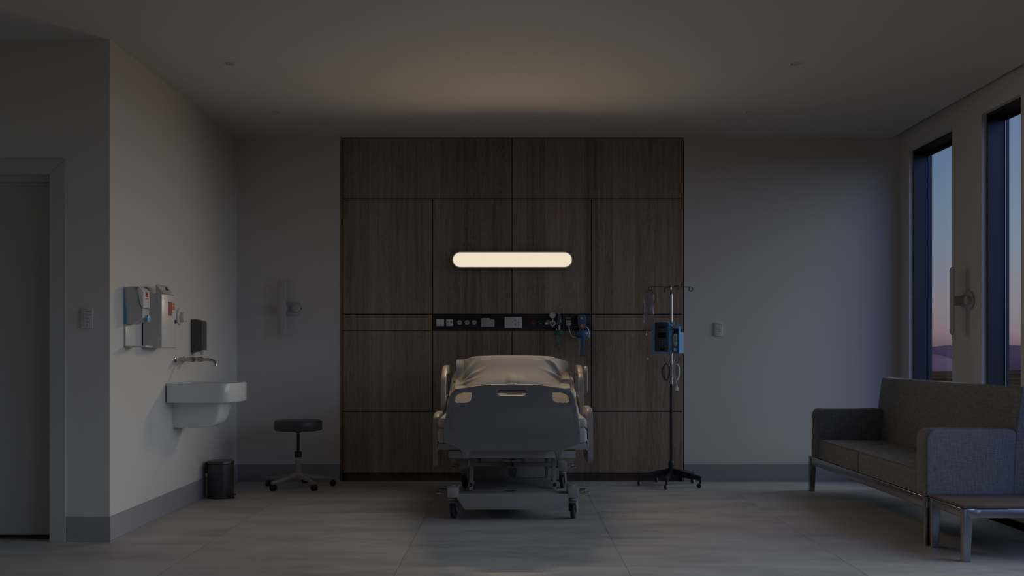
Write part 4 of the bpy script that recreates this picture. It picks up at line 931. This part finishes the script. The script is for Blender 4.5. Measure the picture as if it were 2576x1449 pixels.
# ---------------------------------------------------------------- cables on the stand
def coil(cx_, rx, rz, ztop, Y, m, name, label, cat, plug, n=5):
    r = thing(name, label, cat, (cx_, Y, ztop))
    def f(b):
        pts = []
        tot = n * 40
        for i in range(tot + 1):
            a = 2 * math.pi * i / 40 + math.pi / 2; kx = 1 - .13 * ((i // 40) % n); jit = .011 * math.sin(i * .17)
            pts.append(Vector((cx_ + (rx * kx + jit * .4) * math.cos(a), Y - .004 - .0035 * (i / tot) * n * .6, ztop - rz + (rz - .003 * ((i // 40) % 3)) * math.sin(a))))
        b.tube(pts, .0022, 8)
    shape('coiled_cable', m, r, f)
    return r
ch_z = .800
c1 = coil(VX + .037, .036, .070, at(0, 915, 9.07).z, 9.075, 'cable_white', 'power_cable', 'coiled white power cable with plug hanging on the drip stand', 'cable', True)
pl = at(1702.8, 966, 9.07)
shape('lead', 'cable_white', c1, lambda b: b.tube([at(1697.5, 889, 9.045), at(1697, 905, 9.05), at(1693, 918, 9.06), at(1690, 932, 9.065), at(1694, 948, 9.068), at(1701.5, 960, 9.07), at(1702.2, 972, 9.07)], .0024, 8, smooth=2))
pg = shape('plug', 'paper_white', c1, lambda b: (b.cyl(at(1702, 969, 9.07), at(1702, 972.5, 9.07), .0055, n=12), b.cyl(at(1702, 971, 9.07), at(1702, 973, 9.07), .0078, n=12), b.box(at(1698.2, 974, 9.061), at(1706.8, 983.2, 9.079), .004, 3)))
shape('pins', 'dark_metal', pg, lambda b: [b.cyl(at(x, 983, 9.07), at(x, 986.3, 9.07), .0022, n=8) for x in (1700.6, 1704.4)])
c2 = coil(VX - .047, .035, .070, at(0, 915, 9.11).z, 9.085, 'cable_dark', 'sensor_cable', 'coiled dark cable hanging on the left side of the drip stand', 'cable', False)

# ---------------------------------------------------------------- hospital bed
bed = thing('hospital_bed', 'grey adjustable hospital bed with moulded footboard and side rails', 'hospital bed', (0, 8.2, 0))
BC = .004
def mir(pts): return pts + [(2 * 1288.3 - x, y) for x, y in pts[::-1]]
FY = 7.20
left = [(1288.2, 966), (1239, 967), (1210, 969.3), (1185.6, 972.3), (1165, 976), (1150, 979.2), (1141, 983.5), (1135, 989.5), (1131, 997), (1128.4, 1006), (1126.0, 1019), (1122, 1042), (1118.3, 1064), (1116, 1083.5), (1115.4, 1100), (1115.6, 1110), (1118, 1115.2), (1135, 1122.5), (1155, 1131), (1159.6, 1134.5), (1161.4, 1139), (1164, 1154.5), (1177, 1154.5), (1181, 1139.5), (1183, 1136.3), (1187, 1135.2)]
full = left + [(2576.6 - x, y) for x, y in left[::-1] if x < 1288]
def fb(pts): return [((x - CX) * FY / F, EYE - (y - CY) * FY / F) for x, y in pts]
hl = [(1186, 987.2), (1187.3, 992), (1186.5, 1001), (1184, 1008), (1177, 1012.2), (1148, 1012.2), (1144.2, 1008.5), (1145.5, 1001), (1150, 994), (1157, 990), (1167, 987.8)]
hl = rpoly(fb(hl), .004, 3)
hr = [((1288.3 - CX) * 2 * FY / F - x, z) for x, z in hl][::-1]
hm = rpoly(fb([(1257, 980.2), (1319, 980.2), (1324.6, 985), (1323, 992), (1316, 995.6), (1260, 995.6), (1253, 992), (1251.6, 985)]), .004, 3)
ftb = shape('footboard', 'bed_plastic', bed, lambda b: b.prism(fb(full), 'Y', FY, FY + .045, bev=.012, holes=[hl, hr, hm], seg=4))
hexa = [(1139, 1022.6), (1435, 1022.6), (1437.6, 1025), (1445.4, 1076), (1441, 1079.5), (1408, 1092.5), (1168, 1092.5), (1135, 1079.5), (1131, 1076), (1136.6, 1025)]
shape('inset_panel', 'bed_plastic', ftb, lambda b: b.prism(rpoly(fb(hexa), .004, 3), 'Y', FY - .0012, FY + .006, bev=.001))
def f(b):
    P_ = [(x, FY - .0002, z) for x, z in fb([(1116.5, 1084), (1130, 1084.8), (1166, 1099), (1410, 1099), (1446, 1084.8), (1460, 1084)])]
    b.tube(P_, .0009, 6)
shape('moulding_line', 'bed_enamel_dark', ftb, f)
def cs_(Y): return Y / F
# undercarriage
shape('foot_beam', 'bed_enamel', bed, lambda b: b.prism([(-.372, .178), (.380, .178), (.380, .145), (.330, .075), (.322, .0715), (-.314, .0715), (-.322, .075), (-.372, .145)], 'Y', 7.262, 7.275, bev=.002))
shape('foot_tray', 'bed_enamel', bed, lambda b: b.box((-.372, 7.275, .150), (.380, 7.42, .176), .002))
shape('base_cover', 'bed_enamel_dark', bed, lambda b: (b.box((-.275, 7.42, .10), (.283, 8.81, .186), .003), ))
shape('cover_slot', 'black', bed, lambda b: b.box((-.045, 7.405, .1765), (.025, 7.4195, .180)), smooth=False)
shape('head_beam', 'bed_enamel_dark', bed, lambda b: b.box((-.372, 8.80, .09), (.380, 9.02, .178), .004))
def castor(X, Y):
    c = shape('castor_block', 'bed_enamel', bed, lambda b: b.box((X - .036, Y - .075, .153), (X + .036, Y + .185, .2197), .003))
    shape('castor_bolt', 'grey_plastic', c, lambda b: b.cyl((X, Y + .04, .2195), (X, Y + .04, .223), .012, n=20))
    # swivel hood: a shell open in front and below, then the wheel; hood and wheel stand a little turned
    def turn(b):
        bmesh.ops.rotate(b.bm, cent=(X, Y, 0), matrix=Matrix.Rotation(R(-13), 3, 'Z'), verts=b.bm.verts)
    def f(b):
        b.cyl((X, Y, .143), (X, Y, .1535), .033, n=32); b.cyl((X, Y, .127), (X, Y, .1405), .034, n=32)
        for s2 in (-1, 1):      # curved cheeks
            vs = [(Y + .012 + r_ * math.cos(R(a_)), .066 + r_ * 1.15 * math.sin(R(a_))) for r_, a_ in [(.050, -25 + 160 * i / 20) for i in range(21)] + [(.016, 190), (.016, 250), (.020, 300)]]
            xo = X + s2 * .025
            b.prism(vs, 'X', xo - .003, xo + .003, bev=.001)
        arc = [(Y + .012 + .052 * math.cos(R(5 + 128 * i / 14)), .070 + .057 * math.sin(R(5 + 128 * i / 14))) for i in range(15)]
        inn = [(Y + .012 + .046 * math.cos(R(133 - 128 * i / 14)), .070 + .052 * math.sin(R(133 - 128 * i / 14))) for i in range(15)]
        b.prism(arc + inn, 'X', X - .027, X + .027)
        turn(b)
    shape('hood', 'bed_enamel', c, f)
    ax = Vector((.985, -.17, 0)); wc = Vector((X + .002, Y + .012, .0585))
    shape('tyre', 'rubber', c, lambda b: b.lathe([(.040, -.0135), (.052, -.0135), (.0575, -.008), (.0583, 0), (.0575, .008), (.052, .0135), (.040, .0135)], tuple(wc), 'X', 44) and None or turn(b))
    shape('wheel', 'wheel_grey', c, lambda b: (b.lathe([(0, -.010), (.040, -.012), (.043, -.0142), (.045, -.0142), (.045, .0142), (.043, .0142), (.040, .012), (0, .010)], tuple(wc), 'X', 40), b.cyl(wc - Vector((.028, 0, 0)), wc + Vector((.028, 0, 0)), .008, n=16), turn(b)))
    # brake pedals on the outside
    o_ = 1 if X > 0 else -1
    for dy, dz, L in ((-.01, .182, .078), (.045, .196, .058)):
        pd = shape('brake_pedal', 'bed_enamel', c, lambda b: b.prism(rrect(min(X + o_ * .034, X + o_ * (.034 + L)), max(X + o_ * .034, X + o_ * (.034 + L)), Y + dy - .022, Y + dy + .022, .016, 5), 'Z', dz - .020, dz - .002, bev=.002) if False else
                   (b.prism(rrect(min(X + o_ * (.038 + L - .046), X + o_ * (.038 + L)), max(X + o_ * (.038 + L - .046), X + o_ * (.038 + L)), Y + dy - .020, Y + dy + .020, .014, 5), 'Z', dz - .014, dz - .001, bev=.002), b.box((X + o_ * .034, Y + dy - .005, dz - .012), (X + o_ * (L + .01), Y + dy + .005, dz - .005))))
        shape('pedal_pad', 'rubber', pd, lambda b: b.prism(rrect(min(X + o_ * (.040 + L - .046), X + o_ * (.036 + L)), max(X + o_ * (.040 + L - .046), X + o_ * (.036 + L)), Y + dy - .018, Y + dy + .018, .012, 5), 'Z', dz - .001, dz + .001), smooth=False)
    return c
for X, Y in ((-.402, 7.335), (.410, 7.335), (-.397, 8.95), (.412, 8.95)): castor(X, Y)
# lifting arms and cross frame
for s_ in (-1, 1):
    X = BC - .001 + s_ * .289
    la = shape('lift_arm', 'bed_enamel', bed, lambda b: b.obox((X, 7.63, .335), (.026, .36 * 0 + .05, .40), (R(-52 + 12), 0, 0), .003) if False else b.prism([(7.435, .178), (7.475, .178), (7.80, .430), (7.76, .455)], 'X', X - .013, X + .013, bev=.002))
    shape('pivot_cap', 'rubber', la, lambda b: b.cyl((X, 7.455, .215), (X, 7.425, .221), .0125, n=24))
    shape('rear_arm', 'bed_enamel_dark', bed, lambda b: b.box((X - s_ * .035 - .012, 8.10, .18), (X - s_ * .035 + .012, 8.14, .43), .003))
def f(b):
    b.box((-.285, 7.86, .298), (.293, 7.89, .326), .002)
    for x in (-.0775, .085): b.box((x - .014, 7.85, .326), (x + .014, 7.885, .44), .002)
    b.box((-.064, 7.86, .345), (.071, 7.88, .362), .001)
    b.box((-.285, 8.35, .33), (.293, 8.38, .42), .003)
shape('cross_frame', 'bed_enamel', bed, f)
yk = shape('foot_control', 'slate', bed, lambda b: b.prism(rpoly([(-.031, .298), (.034, .298), (.036, .285), (.026, .238), (.020, .234), (-.017, .234), (-.024, .238), (-.033, .285)], .005, 3), 'Y', 7.745, 7.760, bev=.004))
shape('control_arm', 'bed_enamel_dark', bed, lambda b: (b.box((-.012, 7.75, .285), (-.008, 7.86, .350)), b.box((.011, 7.75, .285), (.015, 7.86, .350)), b.cyl((-.026, 7.752, .296), (.030, 7.752, .296), .0045, n=12)))
shape('deck_beam', 'bed_enamel', bed, lambda b: b.box((-.432, 7.34, .418), (.428, 7.37, .462), .002) if False else b.box((-.434, 7.35, .409), (.430, 7.39, .46), .003))
shape('deck', 'bed_enamel', bed, lambda b: (b.box((-.506, 7.335, .468), (.506, 9.14, .508), .006, 3), b.box((-.434, 7.39, .415), (-.405, 9.10, .47), .003), b.box((.402, 7.39, .415), (.430, 9.10, .47), .003)))
for s_ in (-1, 1):
    shape('deck_bumper', 'rail_plastic', bed, lambda b: b.tube([(s_ * .508, 7.40, .535), (s_ * .516, 7.395, .52), (s_ * .518, 7.395, .49), (s_ * .508, 7.40, .460)], .006, 8, smooth=2))
def prof_rail(pts, holes, X, s_, name='side_rail', bevel=.0165):
    o = shape(name, 'rail_plastic', bed, lambda b: b.prism(rpoly(pts, .11, 9), 'X', min(X, X + s_ * .036), max(X, X + s_ * .036), bev=bevel, holes=[rpoly(h, .03, 5) for h in holes], seg=5))
    return o
for s_, zo, y0 in ((-1, .0, 7.64), (1, .045, 7.53)):
    pts = [(y0, .50 + zo), (y0 + .0, .655 + zo), (y0 + .10, .690 + zo), (y0 + .52, .690 + zo), (y0 + .58, .62 + zo), (y0 + .58, .42 + zo), (y0 + .45, .31 + zo), (y0 + .06, .305 + zo), (y0 + .0, .33 + zo)]
    prof_rail(pts, [[(y0 + .09, .55 + zo), (y0 + .09, .63 + zo), (y0 + .50, .63 + zo), (y0 + .50, .55 + zo)]], s_ * .527, s_)
    pts = [(8.35, .60), (8.35, .90), (8.62, 1.022), (9.02, 1.022), (9.10, .94), (9.10, .60)]
    hr_ = prof_rail(pts, [[(8.46, .78), (8.46, .87), (8.62, .955), (9.0, .955), (9.0, .78)]], s_ * .520, s_)
    if s_ > 0: shape('rail_seam', 'bed_enamel_dark', hr_, lambda b: b.tube([(s_ * .5195, 8.50, .97), (s_ * .538, 8.498, .972), (s_ * .5575, 8.50, .97)], .0012, 6))
    shape('rail_link', 'bed_enamel_dark', bed, lambda b: (b.box((s_ * .506, 7.85, .44), (s_ * .528, 7.90, .56), .003), b.box((s_ * .504, 8.55, .46), (s_ * .521, 8.62, .64), .003)))
shape('hand_control', 'rail_plastic', bed, lambda b: b.prism(rpoly([(8.70, .80), (8.70, .96), (8.76, 1.018), (8.86, 1.018), (8.90, .95), (8.90, .80)], .03, 5), 'X', .582, .612, bev=.012, seg=4))
shape('control_clip', 'bed_enamel_dark', bed, lambda b: b.box((.554, 8.76, .90), (.585, 8.80, .94), .003))
# head end, mostly hidden behind pillow
shape('headboard', 'bed_plastic', bed, lambda b: b.prism(rpoly([(-.46, .46), (-.46, .80), (-.40, .86), (.40, .86), (.46, .80), (.46, .46)], .04, 5), 'Y', 9.20, 9.235, bev=.01, seg=3))
shape('headboard_bracket', 'bed_enamel_dark', bed, lambda b: (b.box((-.30, 9.13, .47), (-.26, 9.21, .50), .003), b.box((.26, 9.13, .47), (.30, 9.21, .50), .003)))

# mattress: lower core and top layer, raised at the head
def topz(Y, base):
    t_ = max(0, (Y - 8.18)) ; return base + (t_ * .30 if t_ > 0 else 0) * min(1, t_ / .12 if t_ < .12 else 1)
def slab(b, hw, z0, z1, y0, y1, r=.024, n=44):
    t = bmesh.new(); rings = []; mid = (z0 + z1) / 2
    ys = [(y0 + r * (1 - math.cos(R(a_))), r * (1 - math.sin(R(a_)))) for a_ in (0, 18, 36, 54, 72, 90)]
    mids = [(y0 + r + (y1 - y0 - 2 * r) * j / n, 0) for j in range(1, n)]
    for Y, ins in ys + mids + [(y0 + y1 - Y, i_) for Y, i_ in ys[::-1]]:
        zc = topz(Y, mid) - mid
        ring = rrect(-hw + ins, hw - ins, z0 + ins, z1 - ins, max(.004, r - ins * .6), 6)
        rings.append([t.verts.new((x, Y, z + zc)) for x, z in ring])
    for a_, c_ in zip(rings, rings[1:]):
        for j in range(len(a_)): k_ = (j + 1) % len(a_); t.faces.new((a_[j], a_[k_], c_[k_], c_[j]))
    t.faces.new(rings[0]); t.faces.new(rings[-1][::-1])
    b._merge(t)
mt = thing('mattress', 'light grey two-layer mattress on the hospital bed', 'mattress', (0, 8.2, .51))
mats = shape('core', 'mattress_fabric', mt, lambda b: slab(b, .508, .510, .610, 7.335, 9.14))
shape('top_layer', 'mattress_fabric', mt, lambda b: slab(b, .506, .616, .682, 7.34, 9.13))
def f(b):      # cotton sheet over the raised half, its edges slightly rucked
    t = bmesh.new(); g_ = []
    rnd = random.Random(5)
    for j in range(31):
        Y = 8.22 + (9.12 - 8.22) * j / 30; row = []
        for i in range(41):
            u = -1 + 2 * i / 40; x = u * .513; z = topz(Y, .682) + .006 + .0035 * math.sin(9 * u + 17 * Y) * (abs(u) ** 3) + .004 * math.sin(23 * Y + 5 * u) * abs(u) ** 6
            if abs(u) > .96: z -= (abs(u) - .96) / .04 * .035 * (1 + .25 * math.sin(31 * Y)); x = math.copysign(.506 + (abs(u) - .96) * .1 + .002 * math.sin(37 * Y), u)
            row.append(t.verts.new((x, Y, z)))
        g_.append(row)
    for j in range(30):
        for i in range(40): t.faces.new((g_[j][i], g_[j][i + 1], g_[j + 1][i + 1], g_[j + 1][i]))
    bmesh.ops.solidify(t, geom=list(t.faces), thickness=-.004)
    b._merge(t)
shape('fitted_sheet', 'sheet_cotton', mt, f)
# pillow with open flanged ends
def f(b):
    t = bmesh.new(); nu, nv = 190, 100; S_ = []
    def P_(u, v, s_):
        # u across the bed, v from front (-1) to back (+1); flange beyond |u|>.84
        au = abs(u); core = min(1, au / .86)
        T = .074 * max(0, 1 - core ** 3.6) ** .80 * max(0, 1 - abs(v) ** 3.4) ** .5
        pinch = 1 - .05 * math.exp(-((au - .86) / .08) ** 2)
        vv = v * .24 * pinch
        fold = 0; FA = 1.55
        for (u0, v0, ang, w_, am) in ((-.80, .25, 62, .045, .017), (-.74, -.15, 40, .05, .014), (-.86, -.5, 20, .05, .012), (.80, .35, 118, .04, .012), (.74, .55, 140, .05, .010), (.82, -.1, 150, .05, .012), (-.05, -.75, 90, .05, .009), (.12, -.8, 80, .05, .008), (.02, -.6, 95, .06, .006)):
            dx, dy = (u - u0), (v - v0) * .55; a = R(ang); al = dx * math.cos(a) + dy * math.sin(a); pe = -dx * math.sin(a) + dy * math.cos(a)
            fold += FA * am * math.exp(-(pe / w_) ** 2) * math.exp(-(al / .22) ** 2)
        x = u * .462
        if au > .86: vv *= 1 - (au - .86) * (.5 if u < 0 else 1.1)
        h = s_ * T + (fold if s_ > 0 else 0) + .010 * math.sin(6 * v + u * 3) * (max(0, au - .8) / .2)
        if au >= .86: h += .02 * math.sin((v * 2 + (1 if u > 0 else -.5)) * 2.1) * (au - .86) / .14
        # the pillow curls up from the raised mattress: its slope grows towards the head
        sl = .24 + vv if True else 0; Yc, Zc, th = 8.60, 0.812, R(12)
        k_ = 24
        for q_ in range(k_):
            th = R(12 + 50 * (sl * (q_ + .5) / k_) / .48); Yc += math.cos(th) * sl / k_; Zc += math.sin(th) * sl / k_
        n_ = Vector((0, -math.sin(th), math.cos(th)))
        p = Vector((x, Yc, Zc)) + n_ * (h + .012) + Vector((0, 0, -.010 * u * u - (.030 * max(0, v - .5) ** 2 if au > .75 else 0)))
        flo = topz(p.y, .682) + .022
        if s_ < 0:
            w_ = min(1, max(0, (.86 - au) / .25)) * min(1, max(0, (.96 - abs(v)) / .35)); p.z = max(flo, p.z * (1 - w_) + flo * w_); p.y += .012 * w_
        else: p.z = max(p.z, flo + .004)
        return p
    grid = []
    for s_ in (1, -1):
        grid.append([[t.verts.new(P_(-1 + 2 * i / nu, -1 + 2 * j / nv, s_)) for i in range(nu + 1)] for j in range(nv + 1)])
    for k_, G in enumerate(grid):
        for j in range(nv):
            for i in range(nu):
                qd = (G[j][i], G[j][i + 1], G[j + 1][i + 1], G[j + 1][i]); t.faces.new(qd if k_ == 0 else qd[::-1])
    A, C_ = grid
    for i in range(nu): t.faces.new((A[0][i], C_[0][i], C_[0][i + 1], A[0][i + 1])); t.faces.new((A[nv][i], A[nv][i + 1], C_[nv][i + 1], C_[nv][i]))
    for j in range(nv): t.faces.new((A[j][0], A[j + 1][0], C_[j + 1][0], C_[j][0])); t.faces.new((A[j][nu], C_[j][nu], C_[j + 1][nu], A[j + 1][nu]))
    b._merge(t)
pw_ = B(); f(pw_); pil = pw_.build('pillow', 'pillow_cotton')
pil.data.shade_smooth()
tag(pil, 'large cream pillow propped at the head of the bed', 'pillow')

# ---------------------------------------------------------------- sofa
so = thing('sofa', 'grey tweed two-cushion sofa with metal legs against the windows', 'sofa', (2.75, 7.55, 0))
SX0, SA, SBk, SN, SFar = 2.420, 2.94, 3.14, 6.31, 8.74
def arm(y0, y1):
    prof_ = rpoly([(SX0, .288), (SX0, .682), (2.955, .682), (2.955, .288)], [0, .075, .05, 0], 8)
    shape('arm', 'tweed', so, lambda b: b.prism(prof_, 'Y', y0, y1, bev=.014, seg=4))
arm(SN, SN + .165); arm(8.565, SFar)
shape('backrest', 'tweed', so, lambda b: b.prism(rpoly([(2.925, .288), (2.935, .60), (2.978, .925), (3.085, .925), (3.13, .60), (3.13, .288)], [0, .3, .022, .022, .3, 0], 8), 'Y', SN - .004, 8.705, bev=.012, seg=4))
for y0, y1 in ((7.575, 8.561), (SN + .168, 7.570)):
    def f(b):
        b.prism(rpoly([(SX0 + .004, .290), (SX0 + .004, .440), (2.94, .437), (2.94, .290)], [0, .045, 0, 0], 6), 'Y', y0, y1, bev=.018, seg=4)
    cu_ = shape('seat_cushion', 'tweed', so, f)
    shape('piping', 'tweed', cu_, lambda b: b.tube([(SX0 + .010, y0 + .012, .434), (SX0 + .010, y1 - .012, .434)], .003, 8))
def f(b):
    for x in (SX0, 3.09): b.box((x, SN, .218), (x + .035, 8.80, .286), .006, 3)
    for y in (SN, 8.765): b.box((SX0 + .03, y, .218), (3.10, y + .035, .286), .006, 3)
shape('seat_frame', 'satin_metal', so, f)
def tleg(par, X, Y, sxn, top=.285, name='leg', s=1):
    """blade leg tapering downwards, with a curved gusset into the rail"""
    def f(b):
        a0, a1 = (X, X + .040) if sxn > 0 else (X - .040, X)
        if sxn > 0: pts = [(a0, 0), (a1, 0), (a1 + .011, top - .054), (a1 + .022, top - .046), (a1 + .022, top), (a0, top)]
        else: pts = [(a0, 0), (a1, 0), (a1, top), (a0 - .022, top), (a0 - .022, top - .046), (a0 - .011, top - .054)]
        y0, y1 = (Y - .0012, Y + .042) if s > 0 else (Y - .042, Y + .0012)
        b.prism(pts, 'Y', y0, y1, bev=.004, seg=3)
    return shape(name, 'satin_metal', par, f)
for x, sg in ((SX0 - .004, 1), (3.13, -1)):
    tleg(so, x, SN + .006, sg); tleg(so, x, 8.806, sg, s=-1)
# ---------------------------------------------------------------- low table beside sofa
tb = thing('side_table', 'low walnut-topped table with metal frame at the near end of sofa', 'table', (2.8, 6.05, 0))
TX0, TX1, TY0, TY1 = 2.432, 3.14, 5.820, 6.298
shape('tabletop', 'walnut_table', tb, lambda b: b.box((TX0, TY0, .2905), (TX1, TY1, .305), .001))
shape('shadow_gap', 'black', tb, lambda b: b.box((TX0 + .005, TY0 + .005, .286), (TX1 - .005, TY1 - .005, .2905)), smooth=False)
def f(b):
    for y in (TY0 + .002, TY1 - .034): b.box((TX0 + .002, y, .236), (TX1 - .002, y + .032, .286), .005, 3)
    for x in (TX0 + .002, TX1 - .034): b.box((x, TY0 + .004, .236), (x + .032, TY1 - .004, .286), .005, 3)
shape('frame', 'satin_metal', tb, f)
shape('weld_pad', 'satin_metal', tb, lambda b: b.prism(rpoly([(TX0 + .018, .281), (TX0 + .022, .262), (TX0 + .034, .236), (TX0 + .058, .233), (TX0 + .088, .238), (TX0 + .096, .281)], .008, 4), 'Y', TY0 - .0012, TY0 + .01, bev=.0012))
for x, sg in ((TX0, 1), (TX1, -1)):
    tleg(tb, x, TY0 + .0026, sg, .2855); tleg(tb, x, TY1 - .0026, sg, .2855, s=-1)
